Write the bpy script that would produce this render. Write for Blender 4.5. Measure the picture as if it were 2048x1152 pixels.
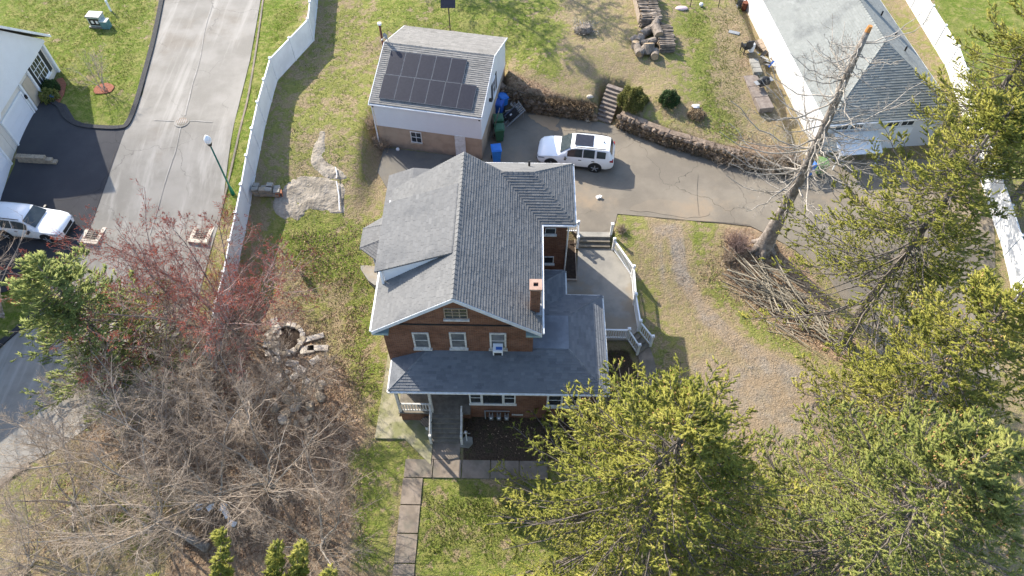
import bpy, math, random
import numpy as np
from mathutils import Vector, Matrix
from mathutils.geometry import delaunay_2d_cdt

for o in list(bpy.data.objects): bpy.data.objects.remove(o)
sc = bpy.context.scene
C = sc.collection
R = math.radians
random.seed(7); rng = np.random.default_rng(11)

# ------------------------------------------------------------------ camera, sky, sun, exposure
CAMH = 35.0; PITCH = R(54.7); FPX = 1420.0
cam = bpy.data.cameras.new('camera'); camo = bpy.data.objects.new('camera', cam); C.objects.link(camo)
camo.location = (0, 0, CAMH); camo.rotation_euler = (math.pi/2 - PITCH, 0, 0)
cam.sensor_width = 36; cam.lens = 36*FPX/2048; cam.clip_start = 0.5; cam.clip_end = 3000
sc.camera = camo
AX, AY = 0.95, 1.04                                    # metres of shadow per metre of height, +x and -y
ELEV = math.atan(1/math.hypot(AX, AY)); AZ = math.atan2(-AX, AY)
w = bpy.data.worlds.new("World"); sc.world = w; w.use_nodes = True
nt = w.node_tree; sky = nt.nodes.new('ShaderNodeTexSky'); sky.sky_type = 'NISHITA'; sky.sun_disc = False
sky.sun_elevation = ELEV; sky.sun_rotation = AZ; sky.air_density = 1.0; sky.dust_density = 1.2
bg = nt.nodes['Background']; bg.inputs['Strength'].default_value = 0.15
nt.links.new(sky.outputs[0], bg.inputs[0])
sl = bpy.data.lights.new('sun', 'SUN'); sl.energy = 3.7; sl.angle = R(0.5); sl.color = (1, .92, .79)
so = bpy.data.objects.new('sun', sl); C.objects.link(so); so.location = (-40, 40, 60)
so.rotation_euler = Vector((AX, -AY, -1)).to_track_quat('-Z', 'Y').to_euler()
sc.view_settings.view_transform = 'Standard'; sc.view_settings.look = 'None'
sc.view_settings.gamma = 1; sc.view_settings.use_curve_mapping = False
sc.view_settings.exposure = 1.36

# ------------------------------------------------------------------ terrain height and place finder
cP, sP = math.cos(PITCH), math.sin(PITCH)
def at(px, py, z=0.0):
    u = (px-1024)/FPX; v = (576-py)/FPX
    t = (z-CAMH)/(-sP+cP*v)
    return (u*t, (cP+sP*v)*t)
def ss(a, b, x):
    t = np.clip((x-a)/(b-a), 0, 1); return t*t*(3-2*t)
def pdist(P, X, Y):
    """signed distance to polygon P (positive inside)"""
    X = np.asarray(X, float); Y = np.asarray(Y, float)
    d = np.full(X.shape, 1e9); ins = np.zeros(X.shape, bool); n = len(P)
    for i in range(n):
        ax, ay = P[i]; bx, by = P[(i+1) % n]
        ex, ey = bx-ax, by-ay; L2 = ex*ex+ey*ey+1e-12
        t = np.clip(((X-ax)*ex+(Y-ay)*ey)/L2, 0, 1)
        d = np.minimum(d, np.hypot(X-ax-t*ex, Y-ay-t*ey))
        c = ((ay > Y) != (by > Y)) & (X < (bx-ax)*(Y-ay)/((by-ay) if by != ay else 1e-9)+ax)
        ins ^= c
    return np.where(ins, d, -d)
WALLPX = [(1004,205),(1050,222),(1100,230),(1150,236),(1186,241)]
WALL1 = [at(x, y, 1.1) for x, y in WALLPX]
WALL2 = [at(x, y, 1.1) for x, y in [(1236,254),(1285,274),(1330,291),(1375,303),(1420,316),(1470,330),(1530,343),(1590,352)]]
_n = [at(1198,232,1.4), at(1213,164,2.6), at(1252,172,2.6), at(1236,236,1.4)]
PLAT = WALL1 + _n + WALL2 + [(19.2, 34.5), (17.5, 58), (10, 75), (-11.5, 75), (-11.5, 43.9), (-8.0, 43.9), (-0.9, 43.0)]
PATB = [(.7+.01,20.7),(6.4,20.5),(7.0,21.5),(6.9,24.3),(6.95,25.4),(5.75,27.4),(5.66,28.22),(3.4,28.22),(.7,28.2)]
PATB = [(x*math.cos(R(-1))-y*math.sin(R(-1)), x*math.sin(R(-1))+y*math.cos(R(-1))) for x, y in PATB]
def hgt(X, Y):
    X = np.asarray(X, float); Y = np.asarray(Y, float)
    d = 1.1*ss(22.5, 29.0, Y)
    hl = 2.6*ss(22, 37, Y)
    xe = -9.0 + .2*np.clip(Y-36, 0, 8); Lf = ss(xe+.15, xe-1.2, X)
    z = d + (np.maximum(d, hl)-d)*Lf
    s = pdist(PLAT, X, Y)
    up = np.clip(1.7 + 0.9*ss(36, 44, Y), 0, 2.6)
    up = up*(1 - 0.35*ss(10, 17, X)*ss(40, 34, Y))
    z = z + np.maximum(0, (1.1+up*0.62)-z+0.0)*ss(0.02, 0.55, s) + 0.5*ss(0.3, 3.5, s)*ss(17, 9, X)
    k = ss(-.25, .12, pdist(PATB, X, Y)); z = z*(1-k)+.5*k
    return z
def hz(x, y): return float(hgt(x, y))
def G(px, py, dz=0.0):
    z = 0.5
    for _ in range(25):
        x, y = at(px, py, z+dz); z = z*0.4 + hz(x, y)*0.6
    x, y = at(px, py, z+dz)
    return Vector((x, y, z+dz))
def GP(L, dz=0.0): return [tuple(G(x, y, dz)[:2]) for x, y in L]
H1 = R(-1.0)
def HW(x, y, z=0.0):
    return Vector((x*math.cos(H1)-y*math.sin(H1), x*math.sin(H1)+y*math.cos(H1), z))

# ------------------------------------------------------------------ materials
def nodes(m): return m.node_tree.nodes, m.node_tree.links
def newmat(name, rough=.8, spec=.3, metal=0.0):
    m = bpy.data.materials.new(name); m.use_nodes = True
    b = m.node_tree.nodes['Principled BSDF']
    b.inputs['Roughness'].default_value = rough; b.inputs['Metallic'].default_value = metal
    b.inputs['Specular IOR Level'].default_value = spec
    return m, b
def noise(N, Lk, vec, scale, detail=4, rough=.6):
    n = N.new('ShaderNodeTexNoise'); n.inputs['Scale'].default_value = scale
    n.inputs['Detail'].default_value = detail; n.inputs['Roughness'].default_value = rough
    Lk.new(vec, n.inputs['Vector']); return n.outputs['Fac']
def mixc(N, Lk, f, a, b, mode='MIX'):
    n = N.new('ShaderNodeMix'); n.data_type = 'RGBA'; n.blend_type = mode
    for s, v in ((n.inputs[0], f), (n.inputs[6], a), (n.inputs[7], b)):
        if isinstance(v, (tuple, list)): s.default_value = (*v[:3], 1)
        elif isinstance(v, (int, float)): s.default_value = v
        else: Lk.new(v, s)
    return n.outputs[2]
def mth(N, Lk, op, a, b=0.0, c=None):
    n = N.new('ShaderNodeMath'); n.operation = op
    for i, v in enumerate((a, b) if c is None else (a, b, c)):
        if isinstance(v, (int, float)): n.inputs[i].default_value = v
        else: Lk.new(v, n.inputs[i])
    return n.outputs[0]
def ramp(N, Lk, f, lo, hi):
    n = N.new('ShaderNodeMapRange'); n.interpolation_type = 'SMOOTHSTEP'
    n.inputs['From Min'].default_value = lo; n.inputs['From Max'].default_value = hi
    Lk.new(f, n.inputs['Value']); return n.outputs[0]
def geo(N): return N.new('ShaderNodeNewGeometry').outputs['Position']
def ocoord(N): return N.new('ShaderNodeTexCoord').outputs['Object']
def attr(N, name):
    a = N.new('ShaderNodeAttribute'); a.attribute_name = name; return a
def bump(N, Lk, b, h, dist=.02, s=1.0):
    n = N.new('ShaderNodeBump'); n.inputs['Distance'].default_value = dist; n.inputs['Strength'].default_value = s
    Lk.new(h, n.inputs['Height']); Lk.new(n.outputs[0], b.inputs['Normal'])
def simple(name, c1, c2=None, scale=3.0, rough=.7, bmp=0.0, bs=30, spec=.3, metal=0.0, tone=0.0, big=None):
    m, b = newmat(name, rough, spec, metal); N, Lk = nodes(m)
    c2 = c2 or tuple(x*.82 for x in c1); v = ocoord(N)
    f = ramp(N, Lk, noise(N, Lk, v, scale, 6, .65), .35, .65)
    col = mixc(N, Lk, f, c1, c2)
    if big:
        f2 = ramp(N, Lk, noise(N, Lk, v, big[0], 4, .6), .48, .62); col = mixc(N, Lk, mth(N, Lk, 'MULTIPLY', f2, big[2]), col, big[1])
    if tone:
        a = attr(N, 'tone').outputs['Fac']
        k = mth(N, Lk, 'MULTIPLY_ADD', a, tone, 1-tone/2)
        mm = N.new('ShaderNodeVectorMath'); mm.operation = 'SCALE'; Lk.new(col, mm.inputs[0]); Lk.new(k, mm.inputs['Scale']); col = mm.outputs[0]
    Lk.new(col, b.inputs['Base Color'])
    if bmp: bump(N, Lk, b, noise(N, Lk, v, bs, 5), bmp)
    return m
M = {}
M['white'] = simple('white_vinyl', (.78,.79,.80), (.70,.71,.72), 1.2, .45)
M['whitepaint'] = simple('white_paint', (.74,.74,.73), (.60,.59,.56), 5, .6)
M['oldwhite'] = simple('weathered_white_paint', (.62,.61,.58), (.42,.40,.37), 6, .7)
M['concrete'] = simple('concrete', (.30,.285,.25), (.21,.20,.175), 1.3, .9, .01, 25, big=(.5,(.17,.155,.12),.7))
M['patio'] = simple('patio_concrete', (.27,.255,.225), (.21,.20,.18), .9, .85, .006, 30, big=(.6,(.24,.19,.13),.6))
M['walk'] = simple('walk_concrete', (.25,.205,.165), (.175,.143,.112), 1.6, .9, .01, 30, big=(.7,(.13,.125,.10),.6))
M['mossy'] = simple('mossy_concrete', (.32,.29,.20), (.22,.21,.12), 1.6, .9, .01, 25, big=(.9,(.16,.17,.06),.6))
M['step'] = simple('step_concrete', (.21,.185,.15), (.14,.125,.10), 3, .9, .01, 30)
M['soil'] = simple('dark_soil', (.05,.035,.024), (.03,.02,.014), 6, 1, .05, 18)
M['glass'] = simple('window_glass', (.025,.03,.035), (.05,.055,.06), 1.2, .06, spec=.6)
M['curtain'] = simple('glass_over_pale_blinds', (.16,.16,.155), (.09,.095,.10), 2.0, .12, spec=.6)
M['black'] = simple('black_plastic', (.02,.02,.022), (.03,.03,.03), 5, .5)
M['rubber'] = simple('tyre_rubber', (.018,.018,.018), (.028,.028,.028), 8, .85)
M['metal'] = simple('dull_metal', (.42,.42,.42), (.30,.30,.30), 6, .4, metal=.8)
M['grey'] = simple('grey_plastic', (.28,.29,.30), (.20,.21,.22), 4, .5)
M['rust'] = simple('rusty_pipe', (.20,.07,.04), (.12,.045,.03), 9, .8)
M['blue'] = simple('blue_bin_plastic', (.03,.20,.62), (.025,.16,.52), 3, .4)
M['blue2'] = simple('deep_blue_plastic', (.02,.10,.42), (.018,.08,.33), 3, .4)
M['green'] = simple('green_bin_plastic', (.045,.13,.07), (.035,.105,.055), 3, .45)
M['lime'] = simple('light_green_plastic', (.16,.27,.10), (.12,.21,.08), 3, .5)
M['lampgreen'] = simple('green_lamp_post_paint', (.01,.14,.09), (.008,.11,.07), 3, .4)
M['globe'] = simple('white_globe', (.85,.85,.83), (.8,.8,.78), 3, .3)
M['teal'] = simple('pale_teal_trim', (.28,.36,.36), (.20,.28,.29), 6, .7)
M['fascia'] = simple('fascia_paint', (.60,.62,.65), (.50,.52,.55), 3, .6)
M['cream'] = simple('cream_siding', (.66,.62,.55), (.60,.56,.50), 2, .7)
M['curb'] = simple('black_curb_asphalt', (.035,.035,.038), (.05,.05,.052), 5, .9, .02, 30)
M['block'] = simple('tan_wall_block', (.36,.30,.22), (.25,.21,.16), 5, .9, .02, 30)
M['redstep'] = simple('reddish_brown_stone', (.25,.21,.18), (.165,.135,.115), 3, .9, .02, 25)
M['rock'] = simple('pale_rock', (.38,.33,.265), (.27,.235,.185), 1.5, .95, .12, 4, big=(.8,(.22,.19,.15),.8))
M['stone'] = simple('brown_field_stone', (.27,.21,.16), (.16,.12,.09), 3, .95, .05, 9, tone=.7)
M['vine'] = simple('dead_vine', (.30,.225,.14), (.17,.12,.075), 3, 1, tone=1.2)
M['flag'] = simple('pale_flagstone', (.52,.47,.40), (.38,.33,.27), 3, .9, .03, 10)
M['bark'] = simple('grey_bark', (.31,.27,.235), (.15,.125,.105), 3.5, .95, .06, 14)
M['barkspruce'] = simple('spruce_bark', (.21,.18,.155), (.10,.085,.07), 4, .95, .05, 14)
M['deadbranch'] = simple('dead_branch_wood', (.40,.365,.32), (.24,.215,.185), 4, .95)
M['twig'] = simple('tan_grey_twig', (.47,.385,.295), (.31,.245,.185), 1.5, .95, tone=.7)
M['twiglight'] = simple('pale_tan_twig', (.44,.355,.275), (.29,.23,.175), 1.5, .95, tone=.7)
M['twigred'] = simple('maple_twig', (.36,.265,.235), (.23,.165,.145), 1.5, .95, tone=.6)
M['bud'] = simple('red_maple_bud', (.58,.17,.11), (.46,.14,.095), 2, .8, tone=.8)
M['cone'] = simple('spruce_cone', (.38,.23,.10), (.27,.155,.06), 5, .8, tone=.5)
M['log'] = simple('weathered_log_bark', (.27,.225,.185), (.14,.115,.09), 4, .95, .04, 14, tone=.5)
M['cut'] = simple('cut_wood_face', (.40,.30,.19), (.28,.20,.12), 6, .9)
M['fresh'] = simple('orange_broken_wood', (.50,.23,.07), (.34,.15,.05), 8, .9)
M['pole'] = simple('cut_branch_wood', (.36,.32,.25), (.21,.185,.14), 3, .95, tone=.5)
M['solarcell'] = simple('solar_cell', (.012,.013,.022), (.02,.021,.032), 7, .38, spec=.35)
M['solarframe'] = simple('solar_frame', (.22,.23,.25), (.18,.19,.20), 5, .4)
M['carwhite'] = simple('white_car_paint', (.80,.81,.83), (.78,.79,.81), 1, .22, spec=.5)
M['carglass'] = simple('car_glass', (.03,.04,.042), (.05,.06,.06), 2, .05, spec=.8)
M['taillight'] = simple('red_lamp_lens', (.30,.02,.02), (.22,.015,.015), 4, .2)
M['headlight'] = simple('clear_lamp_lens', (.35,.37,.40), (.2,.22,.25), 12, .15)
M['mulch'] = simple('red_mulch', (.30,.12,.075), (.20,.08,.05), 7, 1, .04, 22)
M['util'] = simple('pale_green_box', (.42,.47,.43), (.34,.40,.37), 4, .6)
M['darkleaf'] = simple('dark_evergreen_leaf', (.045,.085,.02), (.025,.05,.012), 3, .7, tone=1.1)
M['yleaf'] = simple('yellowing_shrub_leaf', (.17,.16,.035), (.09,.10,.025), 3, .75, tone=1.0)
M['yellow'] = simple('yellow_plastic', (.62,.48,.03), (.5,.38,.03), 3, .5)
M['tealp'] = simple('teal_plastic', (.03,.33,.27), (.03,.26,.22), 3, .5)
M['plank'] = simple('weathered_plank', (.36,.29,.225), (.25,.20,.155), 3, .9, .02, 20)
M['shutter'] = simple('dark_shutter', (.02,.024,.028), (.03,.034,.038), 4, .6)
M['orange'] = simple('orange_clay_block', (.42,.17,.09), (.33,.13,.07), 4, .8)
M['paper'] = simple('white_litter', (.8,.8,.8), (.7,.7,.7), 4, .6)

def foliage(name, c1, c2, c3, tr=.5):
    m, b = newmat(name, .6, .25); N, Lk = nodes(m)
    a = attr(N, 'tone').outputs['Fac']
    col = mixc(N, Lk, ramp(N, Lk, a, .0, .55), c1, c2); col = mixc(N, Lk, ramp(N, Lk, a, .5, 1.0), col, c3)
    n = noise(N, Lk, ocoord(N), .9, 3); col = mixc(N, Lk, ramp(N, Lk, n, .3, .7), col, mixc(N, Lk, 1.0, col, (.66,.72,.60), 'MULTIPLY'))
    Lk.new(col, b.inputs['Base Color'])
    t = N.new('ShaderNodeBsdfTranslucent'); Lk.new(col, t.inputs[0])
    mx = N.new('ShaderNodeMixShader'); mx.inputs[0].default_value = tr
    Lk.new(b.outputs[0], mx.inputs[1]); Lk.new(t.outputs[0], mx.inputs[2]); Lk.new(mx.outputs[0], N['Material Output'].inputs[0])
    return m
M['spruce'] = foliage('spruce_needles', (.22,.24,.05), (.44,.43,.09), (.64,.56,.17))
M['spruce2'] = foliage('grey_green_spruce_needles', (.20,.235,.065), (.39,.41,.12), (.58,.54,.20))
M['pine'] = foliage('pine_needles', (.27,.32,.09), (.45,.49,.16), (.62,.62,.25))

def siding(name, c, lap=.11, axis='z'):
    m, b = newmat(name, .5, .35); N, Lk = nodes(m); v = ocoord(N)
    s = N.new('ShaderNodeSeparateXYZ'); Lk.new(v, s.inputs[0])
    f = mth(N, Lk, 'FRACT', mth(N, Lk, 'DIVIDE', s.outputs[2], lap))
    n = noise(N, Lk, v, 1.0, 4)
    Lk.new(mixc(N, Lk, n, c, tuple(x*.86 for x in c)), b.inputs['Base Color']); bump(N, Lk, b, mth(N, Lk, 'SUBTRACT', 1.0, f), .012, .7)
    return m
M['siding'] = siding('white_lap_siding', (.76,.77,.79)); M['garagedoor'] = siding('white_door_panels', (.74,.76,.80), .5)
M['greysiding'] = siding('pale_grey_siding', (.60,.62,.66), .15)

def brick():
    m, b = newmat('red_brick', .9, .2); N, Lk = nodes(m); v = ocoord(N)
    s = N.new('ShaderNodeSeparateXYZ'); Lk.new(v, s.inputs[0])
    cb = N.new('ShaderNodeCombineXYZ'); Lk.new(mth(N, Lk, 'ADD', s.outputs[0], s.outputs[1]), cb.inputs[0]); Lk.new(s.outputs[2], cb.inputs[1])
    t = N.new('ShaderNodeTexBrick'); Lk.new(cb.outputs[0], t.inputs[0]); t.inputs['Scale'].default_value = 1
    t.inputs['Brick Width'].default_value = .215; t.inputs['Row Height'].default_value = .075; t.inputs['Mortar Size'].default_value = .009
    t.inputs['Color1'].default_value = (.235,.105,.062,1); t.inputs['Color2'].default_value = (.135,.062,.040,1); t.inputs['Mortar'].default_value = (.22,.16,.12,1)
    t.inputs['Mortar Smooth'].default_value = .3
    n = ramp(N, Lk, noise(N, Lk, v, 1.1, 5), .35, .7)
    Lk.new(mixc(N, Lk, n, t.outputs[0], mixc(N, Lk, 1.0, t.outputs[0], (.72,.66,.62), 'MULTIPLY')), b.inputs['Base Color'])
    bump(N, Lk, b, mth(N, Lk, 'SUBTRACT', 1.0, t.outputs[1]), .008)
    return m
M['brick'] = brick()

def stucco():
    m, b = newmat('tan_stucco', .95, .2); N, Lk = nodes(m); v = ocoord(N)
    s = N.new('ShaderNodeSeparateXYZ'); Lk.new(v, s.inputs[0])
    n1 = ramp(N, Lk, noise(N, Lk, v, 1.4, 6), .4, .65); col = mixc(N, Lk, n1, (.43,.325,.235), (.36,.27,.195))
    low = mth(N, Lk, 'ADD', s.outputs[2], mth(N, Lk, 'MULTIPLY', noise(N, Lk, v, 2.2, 5), -.9))
    st = mth(N, Lk, 'SUBTRACT', 1.0, ramp(N, Lk, low, -.45, .15)); col = mixc(N, Lk, mth(N, Lk, 'MULTIPLY', st, .75), col, (.17,.15,.13))
    Lk.new(col, b.inputs['Base Color']); bump(N, Lk, b, noise(N, Lk, v, 30, 4), .008); return m
M['stucco'] = stucco()

def shingle(name, ca, cb_, stain=(.05,.055,.063), warm=0.0):
    m, b = newmat(name, .92, .2); N, Lk = nodes(m); v = ocoord(N)
    a = attr(N, 'tone').outputs['Fac']; col = mixc(N, Lk, a, ca, cb_)
    n = ramp(N, Lk, noise(N, Lk, v, .55, 5, .6), .5, .72); col = mixc(N, Lk, mth(N, Lk, 'MULTIPLY', n, .45), col, stain)
    g = noise(N, Lk, v, 60, 3); col = mixc(N, Lk, mth(N, Lk, 'MULTIPLY', ramp(N, Lk, g, .35, .7), .45), col, tuple(min(1, x*1.7+.03) for x in ca))
    Lk.new(col, b.inputs['Base Color']); bump(N, Lk, b, g, .003); return m
M['sh_main'] = shingle('grey_asphalt_shingle', (.118,.118,.117), (.175,.174,.171))
M['sh_low'] = shingle('blue_grey_asphalt_shingle', (.10,.107,.118), (.185,.193,.205))
M['sh_gar'] = shingle('warm_grey_shingle', (.15,.145,.135), (.29,.275,.255), (.11,.105,.095))
M['sh_nb'] = shingle('green_grey_shingle', (.17,.18,.172), (.235,.245,.235))
M['sh_dark'] = shingle('charcoal_shingle', (.05,.05,.055), (.085,.085,.09))

def asphalt(name, c1, c2, crack=.5, warm=(.30,.24,.17), wf=.5, streak=False, patch=None):
    m, b = newmat(name, .93, .25); N, Lk = nodes(m); v = geo(N)
    n1 = ramp(N, Lk, noise(N, Lk, v, .35, 7, .62), .36, .66); col = mixc(N, Lk, n1, c1, c2)
    n2 = ramp(N, Lk, noise(N, Lk, v, .18, 6, .7), .52, .68); col = mixc(N, Lk, mth(N, Lk, 'MULTIPLY', n2, wf), col, warm)
    if streak:
        mp = N.new('ShaderNodeMapping'); mp.inputs['Rotation'].default_value = (0, 0, R(-6)); mp.inputs['Scale'].default_value = (1.4, .09, 1); Lk.new(v, mp.inputs[0])
        n4 = ramp(N, Lk, noise(N, Lk, mp.outputs[0], .8, 6, .65), .48, .68); col = mixc(N, Lk, mth(N, Lk, 'MULTIPLY', n4, .6), col, (.38,.36,.33))
    g = noise(N, Lk, v, 22, 4, .7); col = mixc(N, Lk, mth(N, Lk, 'MULTIPLY', ramp(N, Lk, g, .38, .68), .3), col, tuple(x*1.35 for x in c1))
    vo = N.new('ShaderNodeTexVoronoi'); vo.feature = 'DISTANCE_TO_EDGE'; vo.inputs['Scale'].default_value = .23
    dn = N.new('ShaderNodeTexNoise'); dn.inputs['Scale'].default_value = .9; dn.inputs['Detail'].default_value = 6; Lk.new(v, dn.inputs['Vector'])
    va = N.new('ShaderNodeVectorMath'); va.operation = 'MULTIPLY_ADD'; va.inputs[1].default_value = (1.6,1.6,0); Lk.new(dn.outputs['Color'], va.inputs[0]); Lk.new(v, va.inputs[2]); Lk.new(va.outputs[0], vo.inputs['Vector'])
    ck = mth(N, Lk, 'SUBTRACT', 1.0, ramp(N, Lk, vo.outputs['Distance'], .0, .008))
    ck = mth(N, Lk, 'MULTIPLY', ck, ramp(N, Lk, noise(N, Lk, v, .12, 3), .45, .6))
    col = mixc(N, Lk, mth(N, Lk, 'MULTIPLY', ck, crack), col, tuple(x*.35 for x in c1))
    Lk.new(col, b.inputs['Base Color']); bump(N, Lk, b, g, .01); return m
M['street'] = asphalt('pale_worn_asphalt', (.20,.187,.165), (.27,.254,.23), .5, (.185,.16,.13), .7, True)
M['drive'] = asphalt('brown_grey_asphalt', (.155,.136,.11), (.215,.188,.15), .75, (.27,.21,.145), .85)
M['newdrive'] = asphalt('dark_sealed_asphalt', (.045,.045,.05), (.06,.06,.064), .6, (.07,.07,.07), .4)
M['court'] = asphalt('court_asphalt', (.12,.11,.10), (.16,.15,.13), .6, (.2,.17,.12), .5)

def ground_mat():
    m, b = newmat('lawn_and_bare_ground', .97, .15); N, Lk = nodes(m); v = geo(N)
    msk = attr(N, 'mask'); sp = N.new('ShaderNodeSeparateColor'); Lk.new(msk.outputs['Color'], sp.inputs[0]); al = msk.outputs['Alpha']
    nL = noise(N, Lk, v, .45, 7, .68); nM = noise(N, Lk, v, 2.0, 6, .7); nF = noise(N, Lk, v, 11, 4, .7)
    def edge(f, k=.8, lo=.42, hi=.6):
        a = mth(N, Lk, 'MULTIPLY_ADD', mth(N, Lk, 'SUBTRACT', mth(N, Lk, 'MULTIPLY_ADD', nM, .5, mth(N, Lk, 'MULTIPLY', nL, .5)), .5), k*2.6, f); return ramp(N, Lk, a, lo, hi)
    straw = mixc(N, Lk, ramp(N, Lk, nF, .35, .65), (.36,.28,.175), (.24,.185,.11))
    straw = mixc(N, Lk, ramp(N, Lk, nM, .4, .65), straw, (.26,.235,.10))
    lush = mixc(N, Lk, ramp(N, Lk, nF, .35, .65), (.165,.22,.03), (.085,.13,.018))
    lush = mixc(N, Lk, ramp(N, Lk, nM, .42, .66), lush, (.27,.255,.085))
    lush = mixc(N, Lk, mth(N, Lk, 'MULTIPLY', ramp(N, Lk, nL, .5, .68), .55), lush, (.29,.265,.10))
    col = mixc(N, Lk, edge(sp.outputs[0]), straw, lush)
    vo = N.new('ShaderNodeTexVoronoi'); vo.inputs['Scale'].default_value = 7; Lk.new(v, vo.inputs['Vector'])
    sv = N.new('ShaderNodeSeparateColor'); Lk.new(vo.outputs['Color'], sv.inputs[0])
    leaf = mixc(N, Lk, sv.outputs[0], (.17,.105,.065), (.42,.30,.20)); leaf = mixc(N, Lk, ramp(N, Lk, nM, .4, .7), leaf, (.30,.225,.145))
    col = mixc(N, Lk, edge(sp.outputs[1], .5), col, leaf)
    vg = N.new('ShaderNodeTexVoronoi'); vg.inputs['Scale'].default_value = 9; Lk.new(v, vg.inputs['Vector'])
    sg = N.new('ShaderNodeSeparateColor'); Lk.new(vg.outputs['Color'], sg.inputs[0])
    grav = mixc(N, Lk, sg.outputs[0], (.225,.195,.165), (.34,.295,.245)); grav = mixc(N, Lk, ramp(N, Lk, nL, .36, .58), grav, (.32,.245,.165))
    grav = mixc(N, Lk, mth(N, Lk, 'MULTIPLY', ramp(N, Lk, nM, .5, .7), .35), grav, (.22,.20,.175))
    col = mixc(N, Lk, edge(sp.outputs[2], .3), col, grav)
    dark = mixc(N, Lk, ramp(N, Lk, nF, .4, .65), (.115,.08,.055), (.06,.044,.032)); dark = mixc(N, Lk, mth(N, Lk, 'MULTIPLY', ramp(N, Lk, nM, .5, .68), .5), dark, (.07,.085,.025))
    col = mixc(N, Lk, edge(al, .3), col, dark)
    Lk.new(col, b.inputs['Base Color'])
    hh = mth(N, Lk, 'ADD', mth(N, Lk, 'MULTIPLY', nF, .6), nM); bump(N, Lk, b, hh, .22); return m
M['ground'] = ground_mat()

# ------------------------------------------------------------------ object helpers
ORG = {}
def tag(o, label=None, cat=None, group=None, kind=None):
    if label: o['label'] = label
    if cat: o['category'] = cat
    if group: o['group'] = group
    if kind: o['kind'] = kind
    return o
def thing(name, label, cat, loc, rot=0.0, org=(0,0,0), group=None):
    o = bpy.data.objects.new(name, None); C.objects.link(o); o.empty_display_size = .3
    o.location = loc; o.rotation_euler = (0, 0, rot); ORG[o] = Vector(org); tag(o, label, cat, group); return o
def thingW(name, label, cat, loc, group=None): return thing(name, label, cat, loc, 0, loc, group)
def thingH(name, label, cat, o, group=None): return thing(name, label, cat, HW(*o), H1, o, group)
def link_mesh(name, me, mat, parent=None, loc=(0,0,0), rot=0.0):
    o = bpy.data.objects.new(name, me); C.objects.link(o)
    if mat is not None and not me.materials: me.materials.append(mat)
    if parent is not None: o.parent = parent; ORG[o] = ORG[parent]
    else: o.location = loc; o.rotation_euler = (0, 0, rot); ORG[o] = Vector((0,0,0))
    return o
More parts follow.
